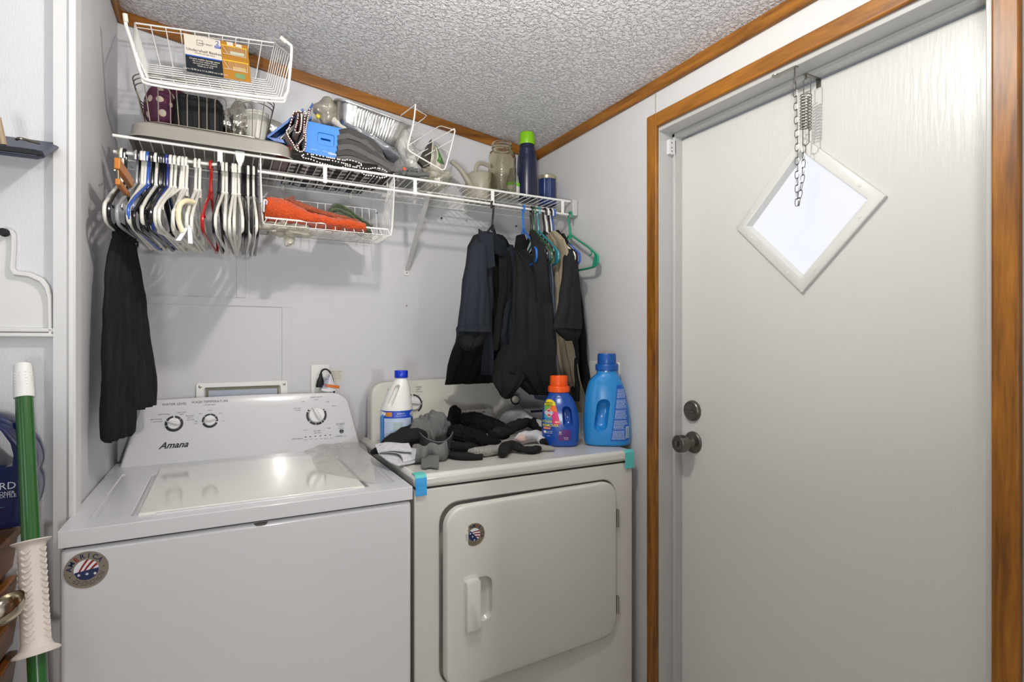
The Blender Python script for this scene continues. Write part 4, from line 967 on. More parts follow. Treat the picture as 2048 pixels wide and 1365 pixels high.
# big white basket resting on the steel one
bb = thing('undershelf_basket', 'large white wire basket tilted on top of the steel basket near the ceiling', 'wire basket', (0, 1.83, CZ+.68))
FL, FR, BL, BR = QY(297,163,1.70), QY(560,198,1.70), QY(295,128,1.86), QY(533,160,1.88)
TL, TR, BTL, BTR = QY(262,75,1.70), QY(584,95,1.70), QY(270,46,1.90), QY(549,86,1.92)
path = [QY(250,28,1.695), QY(252,50,1.70), QY(262,80,1.70), QY(274,120,1.70), QY(283,147,1.70), QY(302,162,1.70), QY(420,180,1.70), QY(552,197,1.70), QY(571,190,1.70), QY(577,170,1.70), QY(583,100,1.70), QY(578,88,1.70), QY(562,76,1.69)]
part('front_frame', MB().tube(smoothpath(path, 4), .0042, 8), M_wire, bb)
path2 = [p+V(0,.004,-.008) for p in path[4:9]]
part('front_frame', MB().tube(smoothpath([QY(272,105,1.705)]+path2+[QY(580,150,1.705)], 4), .0032, 8), M_wire, bb)
part('basket_floor', wires(MB(), FL, FR, BR, BL, 11, 8, .0016), M_wire, bb)
part('basket_back', wires(MB(), BL, BR, BTR, BTL, 10, 0, .0016).tube([BTL, BTR], .0026, 8).tube([BTL+V(0,0,-.012), BTR+V(0,0,-.012)], .0014, 6), M_wire, bb)
for A, B, T0, T1 in ((FR, BR, QY(582,112,1.70), BTR), (FL, BL, QY(268,95,1.70), BTL)):
    part('basket_side', wires(MB(), A, B, T1, T0, 8, 0, .0015).tube([T0, T1], .0024, 8), M_wire, bb)
for p, q in ((QY(250,28,1.695), QY(252,44,1.697)), (QY(560,74,1.69), QY(572,84,1.695))):
    part('tip_cover', MB().tube([p, q], .0058, 10), mat('tip_rubber', (222,220,206), .4), bb)
# printed card in the basket
cA, cB, cD = QY(367,66,1.83), QY(495,92,1.84), QY(375,140,1.80)
cR = (cB-cA); W_ = cR.length; cR.normalize(); cU = (cA-cD); H_ = cU.length; cU = (cU-cR*cU.dot(cR)).normalized(); cNn = cR.cross(cU)
O = cA-cU*0
def cp_(x, y): return cA+cR*(x*W_)-cU*(y*H_)
mb = MB().prism([cp_(0,0), cp_(0,1.05), cp_(1,1.05), cp_(1,0)], -cNn*.002)
def cq(m_, x0, y0, x1, y1, l_=.0006): mb.use(m_).quad(cp_((x0+x1)/2, (y0+y1)/2), cR, cU, (x1-x0)*W_, (y1-y0)*H_, l_)
cq(1, .0, .60, .56, 1.05); cq(2, 0, .57, .56, .60); cq(3, .56, 0, 1, 1.05)
for z in (.10, .52): cq(4, .57, z, .98, z+.035, .0012)
cq(0, .66, .0, .76, .10, .0012); cq(0, .80, .02, .90, .12, .0012); cq(5, .70, .26, .93, .34, .0012); cq(6, .72, .68, .93, .80, .0012); cq(7, .75, .86, .91, 1.0, .0012)
mb.use(0)
def cl_(x0, y0, x1, y1, r=.0008): mb.tube([cp_(x0,y0)+cNn*.0022, cp_(x1,y1)+cNn*.0022], r, 4)
for oy in (0, .42):
    cl_(.58,.14+oy,.66,.36+oy); cl_(.66,.36+oy,.95,.38+oy); cl_(.95,.38+oy,.96,.14+oy); cl_(.58,.36+oy,.66,.36+oy)
    for k in range(14): cl_(.66+.02*k,.15+oy,.665+.02*k,.36+oy,.0003)
mb.use(8)
for (x_0,y_0,x_1,y_1) in ((.19,.12,.28,.12),(.28,.12,.28,.26),(.28,.26,.19,.26),(.19,.26,.19,.12)): mb.tube([cp_(x_0,y_0)+cNn*.0008, cp_(x_1,y_1)+cNn*.0008], .0004, 4)
mb.text("main stays", cp_(.32,.20), cR, cU, .0085, lift=.001); mb.text("Undershelf Basket", cp_(.29,.42), cR, cU, .0122, lift=.001); mb.text("Create storage space", cp_(.30,.49), cR, cU, .006, lift=.001)
mb.use(2).text("2", cp_(.51,.11), cR, cU, .021, lift=.001).quad(cp_(.51,.22), cR, cU, .016, .008, .0012)
mb.use(0).text("pack", cp_(.51,.22), cR, cU, .007, lift=.0022)
for k, (s_, z) in enumerate((("Create usable storage space",.66),("fits on most cabinet shelves",.72),("No tool assembly required",.78),("Holds up to 10 lb",.84),("5 in x 15.75 in x 11 in (40.0 cm x 28 cm)",.96))):
    mb.text(s_, cp_(.29,z), cR, cU, .0075 if k in (0,4) else .0062, lift=.0012, bold=.01, sx=.9)
solo('printed_card', 'printed Undershelf Basket cardboard sleeve inside the large white basket', 'product card', mb,
     [mat('card_cream', (222,214,200), .45), mat('card_dark', (26,34,42), .4), mat('card_blue', (30,86,186), .4), mat('card_wood', (176,122,40), .45), mat('card_yellow', (224,178,60), .45), mat('card_celadon', (196,206,180), .5), mat('card_tan', (200,170,110), .5), mat('card_green', (120,150,104), .5), M_blk])

# blue folders left of the red blanket
mb = MB()
bf = thing('blue_binder', 'bright blue binder with loose white pages leaning left of the red blanket', 'binder', (.19, 1.86, TZ))
for k, (u0, v0, u1, v1, Y, m_) in enumerate(((534,272,606,216,1.80,'b'),(560,276,618,220,1.83,'w'),(566,277,612,228,1.84,'w'),(548,279,622,232,1.87,'b'),(575,284,625,205,1.95,'b'))):
    a, b = QY(u0, v0, Y), QY(u1, v1, Y); 
    p = MB().prism([a, b, b+V(0,.14,.0), a+V(0,.14,0)], V(.003,0,-.006) if m_ == 'b' else V(.002,0,-.004))
    part('cover' if m_ == 'b' else 'page', p, mat('binder_blue', (20,84,160), .3) if m_ == 'b' else mat('page_white', (206,206,196), .6), bf)
part('cover', MB().prism([QY(534,274,1.80), QY(548,282,1.80), QY(572,287,1.80), QY(566,279,1.80)], (0,.14,0)), MATS['binder_blue'], bf)
# red blanket with white whipstitch
def stitch(P, r=.0023, step=.0052):
    mb = MB(); acc = 0; P = smoothpath(P, 6)
    for i in range(1, len(P)):
        L = (P[i]-P[i-1]).length; acc += L
        if acc >= step:
            acc = 0; t = (P[i]-P[i-1]).normalized(); mb.tube([P[i]-t*r*.9+V(0,0,.0006), P[i], P[i]+t*r*.9], [r*.7, r*1.1, r*.7], 5)
    return mb
M_red = fabric('burgundy_fleece', (92,30,26), .95, 160, .6, sheen=.5); M_st = mat('stitch_yarn', (240,232,224), .8); M_bkf = fabric('black_fleece', (22,21,21), .95, 160, .6, sheen=.4)
rb = thing('red_blanket', 'burgundy fleece blanket with white whipstitched edge standing folded on the shelf', 'blanket', (.19, 1.86, TZ))
Yr = 1.772
prof = [QY(u, v, Yr) for u, v in ((596,226),(588,224),(583,240),(578,256),(573,263),(577,274),(585,286),(592,299),(601,304),(608,300),(611,286),(611,262),(615,240),(619,219))]
inn = [QY(u, v, Yr) for u, v in ((596,226),(601,222),(603,240),(600,262),(594,266),(590,261),(595,240),(596,228))]
inn2 = [QY(u, v, Yr) for u, v in ((598,300),(595,292),(600,284),(607,275),(608,255),(610,225))]
def ext(P): return [p for p in smoothpath(P, 4)]
part('fold', MB().ribbon(ext(prof), .004, (0,.17,0), 4, .003, 2), M_red, rb)
part('fold', MB().ribbon(ext(inn), .004, (0,.16,0), 4, .003, 3), M_red, rb)
part('fold', MB().ribbon(ext(inn2), .004, (0,.16,0), 4, .003, 4), M_red, rb)
for P in (prof, inn, inn2): part('stitching', stitch([p-V(0,.002,0) for p in P]), M_st, rb)
bse = MB().loft([[QY(u, v, Y) for u, v in ((566,316),(571,285),(577,278),(592,302),(604,306),(606,330),(598,332),(566,330))] for Y in (Yr+.002, Yr+.08)]) if 0 else MB().loft([[V(x, y, TZ+z) for x, y in rrect(.166+dx, 1.86, .022+.004*z*20, .085, .012, 4)] for z, dx in ((.0,0),(.02,.001),(.045,.004))])
for q in bse.v: q += Vector(noise.noise_vector(q*30))*.003
part('folded_base', bse, M_red, rb)
# black blanket lying flat
bbk = thing('black_blanket', 'black blanket with white stitched wavy edge lying flat on the shelf', 'blanket', (.33, 1.86, TZ))
Yk = 1.764
cur = [[(776,347),(768,340),(750,336),(737,338),(720,336),(700,333),(690,331)], [(776,347),(774,353),(762,356),(745,352),(730,350),(718,342),(700,338),(684,334)], [(610,308),(604,312),(608,316),(622,319),(640,326),(655,330),(668,333)], [(610,308),(630,310),(650,314),(672,318),(690,321)], [(690,319),(706,322),(722,328),(721,332),(712,332)], [(618,312),(640,318),(662,321),(680,325),(700,330)]]
zt0 = lambda u: 0
sl = MB().sheet(lambda a, b: V(.19+a*.277, Yk+.004+b*.22, QY(604+a*172, 317+a*34, Yk).z+.004*math.sin(a*9)-.004*a*b), 30, 4, .016)
for q in sl.v: q.z = max(q.z, TZ+.001)
part('folded_cloth', sl, M_bkf, bbk)
sl2 = MB().sheet(lambda a, b: V(.19+a*.262, Yk+.008+b*.21, QY(604+a*172, 313+a*30, Yk).z+.010+.004*math.sin(a*7+1)), 30, 4, .010)
part('folded_cloth', sl2, M_bkf, bbk)
for k, P in enumerate(cur): part('stitching', stitch([QY(u, v, Yk-.006) for u, v in P]), M_st, bbk)
def plaid():
    m = bpy.data.materials.new('black_white_check'); m.use_nodes = True; nt = m.node_tree; b = nt.nodes['Principled BSDF']; b.inputs['Roughness'].default_value = .9
    tc = nt.nodes.new('ShaderNodeTexCoord'); sp = nt.nodes.new('ShaderNodeSeparateXYZ'); nt.links.new(tc.outputs['Object'], sp.inputs[0]); outs = []
    for ax, f in (('X', 26), ('Y', 26)):
        mm = nt.nodes.new('ShaderNodeMath'); mm.operation = 'MULTIPLY'; mm.inputs[1].default_value = f; nt.links.new(sp.outputs[ax], mm.inputs[0])
        fr_ = nt.nodes.new('ShaderNodeMath'); fr_.operation = 'FRACT'; nt.links.new(mm.outputs[0], fr_.inputs[0])
        gt = nt.nodes.new('ShaderNodeMath'); gt.operation = 'GREATER_THAN'; gt.inputs[1].default_value = .5; nt.links.new(fr_.outputs[0], gt.inputs[0]); outs.append(gt)
    ad = nt.nodes.new('ShaderNodeMath'); ad.operation = 'ADD'; nt.links.new(outs[0].outputs[0], ad.inputs[0]); nt.links.new(outs[1].outputs[0], ad.inputs[1])
    dv = nt.nodes.new('ShaderNodeMath'); dv.operation = 'MULTIPLY'; dv.inputs[1].default_value = .5; nt.links.new(ad.outputs[0], dv.inputs[0])
    cr = nt.nodes.new('ShaderNodeValToRGB'); cr.color_ramp.interpolation = 'CONSTANT'; e = cr.color_ramp.elements
    e[0].color = lin((24,24,26))+(1,); e[1].position = .75; e[1].color = lin((205,203,200))+(1,); e2 = e.new(.3); e2.color = lin((78,76,78))+(1,)
    nt.links.new(dv.outputs[0], cr.inputs[0]); nt.links.new(cr.outputs[0], b.inputs['Base Color']); return m
solo('checked_blanket', 'black and white checked blanket underneath the black blanket, seen through the wires', 'blanket', MB().sheet(lambda a, b: V(.185+a*.275, 1.79+b*.25, TZ-.004+.004+.0015*math.sin(a*20)), 24, 8, .006), plaid())
# blue box
bx = thing('blue_box', 'bright blue cardboard box with a handle slot standing on the black blanket', 'box', (.27, 1.83, TZ+.03))
Yx = 1.80
A, B, Cq, D = QY(613,241,Yx), QY(692,259,Yx), QY(692,322,Yx), QY(607,305,Yx)
bR = (B-A).normalized(); bU = V(-bR.z, 0, bR.x); 
if bU.z < 0: bU = -bU
body = MB().prism([D, Cq, B, A], (0,.09,0))
ctr = (A+B+Cq+D)/4+bU*.004
cutp = MB().prism([ctr+bR*x+bU*z-V(0,.02,0) for x, z in rrect(0,0,.025,.019,.006)], (0,.024,0))
slot = MB().prism([ctr+bR*x+bU*(z+.001)-V(0,.03,0) for x, z in rrect(0,0,.015,.0026,.0025)], (0,.06,0))
body = boolean(boolean(body, cutp), slot)
part('carton', body, mat('box_blue', (44,128,214), .38, bump=('wave', 120, .12, (1,0,0))), bx, bevel=.0012)
pr = MB(); n_o = V(0,0,0)
for t_, u, v, s_, rt in (("amazonbasics",675,311,.0105,1),("---------",628,299,.007,0),("------ ------",655,304,.007,0)):
    p = QY(u, v, Yx-.0008); r_, u_ = (-bR, -bU) if rt else (bR, bU)
    cu_ = MB().text(t_, p, bR, bU, s_, bold=.02)
    if rt:   # printed upside down on the carton
        cu_.v = [p-(q-p) for q in cu_.v]; cu_.v = [V(q.x, Yx-.0008, q.z) for q in cu_.v]
    pr.join(cu_)
part('printed_lettering', pr, mat('print_white', (222,226,232), .5), bx)
# dark grey folded cloth pile (layers tapering to the right)
gp = thing('grey_sheets', 'pile of folded dark grey sheets right of the blue box', 'folded sheets', (.40, 1.85, TZ))
M_gsh = fabric('slate_fabric', (72,70,69), .8, 200, .3)
for k in range(6):
    f = k/5; z0 = .010+.018*k
    P = [V(.325+.002*k, 1.785+.003*k, TZ+z0+.020+.010*(1-f)*0), V(.365, 1.78, TZ+z0+.026), V(.42, 1.78, TZ+z0*.90+.018), V(.47-.010*f, 1.78, TZ+z0*.70+.008), V(.505-.016*abs(k-2), 1.785, TZ+z0*.50+.002), V(.508-.016*abs(k-2), 1.786, TZ+z0*.50-.003)]
    mb = MB(); off = V(.012,.20,0)
    mb.ribbon(smoothpath(P, 5), .0165, off, 5, .004, 30+k)
    part('sheet_layer', mb, M_gsh if k % 2 else fabric('slate_fabric_light', (94,92,90), .8, 200, .3), gp)
# white roll with label, blue grey garment bag
solo('paper_roll', 'pale roll with small printed label between the blue box and the foil pan', 'roll', sweep([QY(668,242,1.86), QY(690,256,1.84), QY(722,276,1.82)], [.014,.016,.015], [.012,.015,.014], 2, floor=None, wr=.001).use(1).quad(QY(712,272,1.800), (1,0,-.35), (0.35,0,1), .02, .003), [mat('roll_white', (206,200,188), .4), M_blk])
solo('garment_bag', 'glossy blue grey plastic sleeve under the foil pan', 'plastic sleeve', sweep([QY(680,246,1.87), QY(704,262,1.85), QY(735,280,1.84), QY(765,299,1.83), QY(794,318,1.83)], [.03,.045,.05,.045,.03], [.008,.013,.015,.016,.012], 5, floor=None, wr=.004, n=24), mat('sleeve_bluegrey', (118,122,128), .2, bump=('noise', 30, .5), coat=.6))
# foil pan
fp = thing('foil_pan', 'long ribbed aluminium foil pan leaning high on the shelf against the trim', 'foil pan', (.42, 1.87, CZ+.64))
M_al = mat('aluminium_foil', (226,226,224), .30, 1, bump=('noise', 40, .12))
O0 = QY(748, 243, 1.80); ex = (QY(822,255,1.84)-QY(676,201,1.84)).normalized(); ey = V(0, 1, 0); ey = (ey-ex*ey.dot(ex)).normalized(); ez = ex.cross(ey); 
ez = (ez*math.cos(-.22)+ey*math.sin(-.22)); ey = ez.cross(ex)
def pan_ring(hw, hd, z, r, rib=0):
    out = []
    for (x, y) in rrect(0, 0, hw, hd, r, 7): out.append((x, y))
    # densify the long sides for ribs
    P = []
    m_ = len(out)
    for i in range(m_):
        a, b = out[i], out[(i+1) % m_]; L = math.hypot(b[0]-a[0], b[1]-a[1]); k = 56 if L > .1 else 1
        for j in range(k):
            t_ = j/k; x = a[0]+(b[0]-a[0])*t_; y = a[1]+(b[1]-a[1])*t_
            if rib and k > 1 and abs(x) < hw*.55: y += (1 if y > 0 else -1)*rib*math.cos(x*2*math.pi/.0088)
            P.append(O0+ex*x+ey*(y+.055)+ez*z)
    return P
W0 = .122
mb = MB().loft([pan_ring(W0-.026, .036, -.054, .03), pan_ring(W0-.022, .041, -.050, .03, .0), pan_ring(W0-.014, .048, -.020, .034, .0028), pan_ring(W0-.006, .054, .020, .036, .0028), pan_ring(W0-.004, .056, .026, .036), pan_ring(W0+.006, .066, .027, .042), pan_ring(W0+.007, .067, .031, .043), pan_ring(W0+.003, .063, .033, .042), pan_ring(W0-.006, .054, .028, .036)], caps=False)
part('pan', mb, M_al, fp, angle=60)
solo('clear_plastic_bag', 'crumpled clear plastic bag with yellow cap left of the foil pan', 'plastic bag', crumple(QY(655,225,1.88), ((.042,0,-.012),(0,.04,0),(.012,0,.046)), 31, .28, 22, freq=30).use(1).ball(QY(636,233,1.835), .0075, 8), [film('bag_film_grey', (150,142,122), .62), mat('yellow_cap', (214,196,60), .4)])
solo('clear_plastic_bag', 'loose clear plastic bag trailing below the foil pan beside the grey sheets', 'plastic bag', crumple(QY(812,300,1.86), ((.030,0,.02),(0,.05,0),(-.03,0,.085)), 37, .35, 22, freq=26), M_film2)
# white wire rack standing askew
rk = thing('wire_rack', 'small white wire rack standing askew between foil pan and watering can', 'wire rack', (.62, 1.86, CZ+.62))
def pth(L): return [QY(u, v, Y) for u, v, Y in L]
part('front_frame', MB().tube(pth([(831,209,1.80),(829,232,1.80),(825,256,1.795),(816,290,1.79),(816,298,1.79),(820,303,1.79),(852,322,1.79),(884,340,1.79),(889,339,1.79),(892,332,1.79),(903,292,1.80),(910,262,1.80),(909,258,1.80),(902,261,1.81)]), .0027, 8), M_wire, rk)
mb = MB()
for L in ([(831,209,1.80),(818,219,1.85),(802,231,1.90)], [(832,219,1.80),(853,231,1.88),(848,237,1.90),(828,251,1.80)], [(825,260,1.795),(846,271,1.86)], [(908,260,1.80),(882,252,1.90),(876,254,1.92),(818,290,1.80)], [(908,258,1.80),(842,296,1.93)], [(905,280,1.80),(850,312,1.90),(838,320,1.93)], [(820,291,1.79),(842,302,1.93)], [(895,304,1.80),(872,291,1.90),(866,292,1.92),(814,321,1.83)], [(862,326,1.79),(847,333,1.88)], [(826,300,1.80),(802,312,1.86)]):
    mb.tube(pth(L), .0019, 6)
part('cross_wires', mb, M_wire, rk)
# gloves, packets
mb = MB()
for (u0, v0, u1, v1, r) in ((806,344,818,336,.007),(816,342,828,338,.0075),(824,344,836,341,.0075),(812,348,838,350,.008),(836,350,858,350,.0075),(805,350,813,343,.008)): mb.join(sweep([QY(u0,v0,1.77), QY((u0+u1)/2,(v0+v1)/2-1,1.768), QY(u1,v1,1.765)], [r*.8,r,r*.8], [r*.8,r,r*.8], u0, floor=None, wr=.001, n=12))
solo('work_glove', 'grey dipped work glove with dark fingertips on the shelf edge', 'glove', mb, mat('glove_grey', (84,86,84), .5, bump=('noise', 80, .6)))
solo('orange_clip', 'tiny orange clip beside the grey work glove', 'clip', MB().box(*sorted((QY(806,336,1.765).x, QY(811,336,1.765).x)), 1.762, 1.768, QY(806,341,1.765).z, QY(806,335,1.765).z), mat('clip_orange', (220,80,40), .4), bevel=.001)
solo('dark_wedge', 'dark brown pointed cardboard piece standing behind the wire rack', 'cardboard piece', MB().prism([QY(863,278,1.90), QY(837,322,1.90), QY(858,345,1.90), QY(866,300,1.90)], (0,.02,0)), mat('dark_card', (60,54,48), .6))
mb = MB().sheet(lambda a, b: QY(866-8*b+(6+26*b)*a, 284+68*b+14*a*(1-b)+3*math.sin(a*5), 1.86+.02*math.sin(a*4+b*3)), 10, 12, .004)
mb.use(1).sheet(lambda a, b: QY(872+(4+12*b)*a, 291+30*b+8*a, 1.850+.018*math.sin(a*4+b*3)), 6, 6, .003)
solo('seed_packet', 'white packet with green leaf print wrapped in clear film behind the rack', 'packet', mb, [mat('packet_white', (196,192,176), .35, bump=('noise', 40, .6)), mat('packet_green', (76,122,58), .4)])
solo('clear_plastic_bag', 'crinkled clear film bag low behind the rack, sagging on the wires', 'plastic bag', crumple(V(.685,1.88,TZ+.040), ((.055,0,0),(0,.07,0),(0,0,.042)), 51, .4, 22, flatz=TZ, freq=28), M_film)
solo('clear_plastic_bag', 'flat grey plastic bag on the shelf wires behind the work glove', 'plastic bag', crumple(V(.575,1.88,TZ+.022), ((.07,0,0),(0,.08,0),(0,0,.022)), 57, .4, 22, flatz=TZ, freq=28), film('bag_grey', (120,120,116), .85))
# watering can
wc = thing('watering_can', 'taupe plastic watering can with long curved spout behind the glass jar', 'watering can', (.93, 1.94, TZ))
M_wc = mat('watering_can_plastic', (164,158,142), .35)
c = V(.905, 1.955, TZ)
part('body', MB().lathe([(.060,0),(.064,.01),(.063,.06),(.059,.095),(.054,.107),(.048,.111)], c, (0,0,1), 32), M_wc, wc)
sp = smoothpath([c+V(-.030,-.02,.028), QY(952,392,1.93), QY(936,362,1.93), QY(920,338,1.93), QY(902,323,1.93)], 6)
part('spout', MB().tube(sp, [.017-.009*i/(len(sp)-1) for i in range(len(sp))], 14), M_wc, wc)
part('handle', MB().tube(smoothpath([c+V(-.035,-.03,.104), c+V(-.030,-.025,.134), c+V(-.005,-.02,.148), c+V(.04,-.01,.142)], 6), .008, 10, flat=.8), M_wc, wc)
# glass jar
jr = thing('glass_jar', 'large empty open glass canning jar left of the navy bottle', 'jar', QY(1004,390,1.815)*1)
jc = V(QY(1004,340,1.815).x, 1.815, TZ)
H_ = QY(1004,287,1.815).z-TZ
ro = [(.040,0),(.048,.004),(.0525,.012),(.0525,.045),(.0515,.105),(.0525,.135),(.048,.152),(.039,.162),(.0375,.166),(.0375,.170),(.039,.172),(.0375,.176),(.0375,.182),(.039,.185),(.036,H_)]
ri = [(.034,H_),(.0345,.166),(.036,.160),(.045,.150),(.049,.134),(.048,.105),(.049,.045),(.049,.016),(.042,.010),(.001,.009)]
M_glass = mat('jar_glass', (236,232,214), .02, trans=1, ior=1.35, bump=('noise', 22, .25))
part('jar_body', MB().lathe([(.001,.001)]+ro+ri, jc, (0,0,1), 48), M_glass, jr, angle=50)
fd = V(-jc.x, -jc.y, 0).normalized(); rt = V(-fd.y, fd.x, 0)
tb = MB().text("Ball", V(0,0,0), (1,0,0), (0,1,0), .040, shear=.4, bold=.01)
tb.v = [jc+V(0,0,.115)+(rt*math.sin(p.x/.0530)+fd*math.cos(p.x/.0530))*.0533+V(0,0,p.y+p.x*.3) for p in tb.v]
part('embossed_lettering', tb, M_glass, jr)
# navy bottle with green cap
nc = V(QY(1054,340,1.85).x, 1.85, TZ)
nb = thing('tall_bottle', 'tall dark navy bottle with lime green cap in the shelf corner', 'bottle', nc)
top = QY(1048,266,1.85).z-TZ
part('bottle_body', MB().lathe([(.034,0),(.039,.004),(.0405,.03),(.0400,.10),(.0385,.145),(.036,.170),(.0340,.178),(.0345,.180),(.0325,.186),(.033,.188),(.031,.194),(.0315,.196),(.029,.202),(.028,top-.042)], nc, (0,0,1), 40), mat('bottle_navy', (26,32,58), .28), nb)
part('cap', MB().lathe([(.030,top-.046),(.0305,top-.044),(.029,top-.004),(.027,top)], nc, (0,0,1), 40), mat('cap_lime', (124,186,22), .35), nb)
# small clear bottle with green label
pc = V(QY(1030,370,1.83).x, 1.845, TZ)
pb_ = thing('small_bottle', 'small clear bottle with green and white label between jar and navy bottle', 'bottle', pc)
part('bottle_body', MB().lathe([(.022,0),(.025,.006),(.025,.055),(.020,.085),(.012,.10),(.012,.115)], pc, (0,0,1), 24), mat('pet_grey', (170,172,160), .15, alpha=.75), pb_)
part('label', MB().lathe([(.0256,.010),(.0258,.012),(.0258,.042),(.0256,.043)], pc, (0,0,1), 24).use(1).lathe([(.0256,.043),(.0262,.044),(.0262,.056),(.0256,.057)], pc, (0,0,1), 24), [mat('label_white', (206,206,206), .5), mat('label_lime', (120,196,40), .5)], pb_)
# tin
tc_ = V(QY(1094,375,1.88).x, 1.88, TZ)
tn = thing('small_tin', 'small round tin with dark blue wrap at the right end of the shelf', 'tin', tc_)
hh_ = QY(1094,354,1.88).z-TZ
part('tin_body', MB().lathe([(.035,0),(.036,.003),(.035,.006),(.035,hh_-.016),(.036,hh_-.013)], tc_, (0,0,1), 32), mat('tin_blue', (26,48,98), .3, bump=('wave', 40, .3)), tn)
part('lid', MB().lathe([(.037,hh_-.014),(.0375,hh_-.012),(.0375,hh_-.002),(.036,hh_)], tc_, (0,0,1), 32), mat('tin_lid', (176,166,140), .3, .6), tn)

# ================================================================ BOTTLES ON THE DRYER
class Bottle:
    def __init__(s, secs, p=2.6): s.secs = secs; s.p = p     # (z, halfwidth, halfdepth, xoff)
    def at(s, z):
        S = s.secs
        for i in range(1, len(S)):
            if z <= S[i][0]:
                t = (z-S[i-1][0])/(S[i][0]-S[i-1][0]); return [S[i-1][q]+(S[i][q]-S[i-1][q])*t for q in (1,2,3)]
        return list(S[-1][1:])
    def mesh(s, n=48, k=4):
        P = smoothpath([V(a[1], a[2], a[3]) for a in s.secs], k); Z = [q.x for q in smoothpath([V(a[0],0,0) for a in s.secs], k)]; rings = []
        for q, z in zip(P, Z):
            r = []
            for j in range(n):
                a = 2*math.pi*j/n; c_, s_ = math.cos(a), math.sin(a)
                r.append(V(q.z+q.x*math.copysign(abs(c_)**(2/s.p), c_), q.y*math.copysign(abs(s_)**(2/s.p), s_), z))
            rings.append(r)
        return MB().loft(rings)
    def front(s, x, z):
        hw, hd, xo = s.at(z); t = min(.985, abs((x-xo)/hw)); return -hd*(1-t**s.p)**(1/s.p)
    def wrap(s, mb, lift): mb.v = [V(q.x, s.front(q.x, q.z)-lift, q.z) for q in mb.v]; return mb
    def patch(s, x0, x1, z0, z1, lift, mb=None, shape=None, nx=16, nz=16, m_=0):
        mb = mb or MB(); mb.use(m_)
        def fn(a, b):
            z = z0+(z1-z0)*b; lo, hi = shape(b) if shape else (0, 1)
            x = x0+(x1-x0)*(lo+(hi-lo)*a); hw, hd, xo = s.at(z); x = min(x, xo+hw*.965); return V(x, s.front(x, z)-lift, z)
        return mb.grid(fn, nx, nz)
def bear(u): d = ray(u, 684); return -math.atan2(d.x, d.y)
def wtext(B, mb, t, x, z, size, m_, lift=.0008, **k):
    q = MB().text(t, V(x,0,z), (1,0,0), (0,0,1), size, **k); B.wrap(q, lift); q.m = [m_]*len(q.m); mb.join(q)
# big blue detergent bottle
pos = QZ(1216, 884, DT_); pos = QY(1216, 884, 1.50); pos.z = DT_; pos.x = QZ(1216, 890, DT_).x-.002; pos.y = QZ(1216,890,DT_).y+.004
b1 = thing('detergent_bottle', 'large sky blue detergent bottle with blue cap at the dryer right corner', 'detergent bottle', pos, bear(1216)+math.radians(3))
B = Bottle([(0,.060,.034,0),(.004,.072,.042,0),(.012,.0765,.046,.001),(.035,.0785,.048,.001),(.06,.079,.048,0),(.12,.0755,.046,-.002),(.165,.069,.043,-.004),(.195,.062,.041,-.005),(.215,.055,.039,-.005),(.230,.045,.036,-.002),(.240,.036,.033,.000),(.246,.034,.032,0),(.254,.033,.032,0)])
grip = MB().loft([[V(-.018+x*f+.02*z*0+.0, y, .105+z*f) for x, z in [(px+pz_*.14, pz_) for px, pz_ in rrect(0,0,.021,.052,.019,8)]] for f, y in ((1.12,-.08),(1.05,-.046),(.95,-.034),(.85,-.020),(.6,-.012))])
M_bb = mat('detergent_blue', (38,134,204), .26, coat=.3)
part('bottle_body', boolean(B.mesh(), grip), M_bb, b1, local=True, angle=50)
part('cap', MB().lathe([(.037,.252),(.0385,.254),(.0385,.270),(.0370,.273),(.031,.274),(.0315,.276),(.0305,.305),(.0290,.309),(.001,.309)], (0,0,0), (0,0,1), 40), mat('cap_blue', (20,82,160), .3), b1, local=True)
lb = B.patch(.026, .074, .020, .205, .0006, shape=lambda b: (-.35*(1-b)**1.3+.10*b, (1.02-.02*b)-.26*b), m_=0)
random.seed(9)
for k in range(44):
    z = .026+.0038*k; b_ = (z-.02)/.185; lo = .026+.048*(-.35*(1-b_)**1.3+.10*b_)+.004; hi = .026+.048*((1.02-.02*b_)-.26*b_)-.005
    if z < .075: hi -= .011
    if k % 9 == 8: continue
    x = lo
    while x < hi-.003:
        w_ = random.uniform(.003, .009); B.patch(x, min(x+w_, hi), z, z+.0016, .0011, lb, nx=2, nz=1, m_=1); x += w_+.0012
B.patch(.060, .071, .030, .068, .0012, lb, nx=3, nz=3, m_=1)
for k in range(12): B.patch(.0615, .0695, .033+.0028*k, .0342+.0028*k, .0016, lb, nx=2, nz=1, m_=2)
part('label', lb, [mat('label_blue', (28,92,180), .35), mat('label_print', (186,206,226), .4), M_blk], b1, local=True, label='blue back label with dense white print and barcode')
# stain remover bottle
p2 = QZ(1127, 893, DT_); 
b2 = thing('stain_remover_bottle', 'blue stain remover bottle with orange cap and rainbow label', 'bottle', V(p2.x, p2.y+.02, DT_), bear(1127))
B = Bottle([(0,.048,.030,0),(.003,.056,.036,0),(.012,.060,.039,0),(.05,.0625,.040,0),(.085,.0625,.039,0),(.115,.059,.037,-.001),(.14,.053,.034,-.002),(.158,.046,.033,-.003),(.170,.038,.033,-.004),(.178,.033,.031,-.005),(.184,.031,.030,-.005)])
grip = MB().loft([[V(.024+x*f, y, .100+z*f) for x, z in [(px-pz_*.10, pz_) for px, pz_ in rrect(0,0,.016,.036,.015,8)]] for f, y in ((1.12,-.07),(1.05,-.040),(.92,-.028),(.8,-.014),(.55,-.006))])
part('bottle_body', boolean(B.mesh(), grip), mat('bottle_royal_blue', (20,72,158), .24, coat=.3), b2, local=True, angle=50)
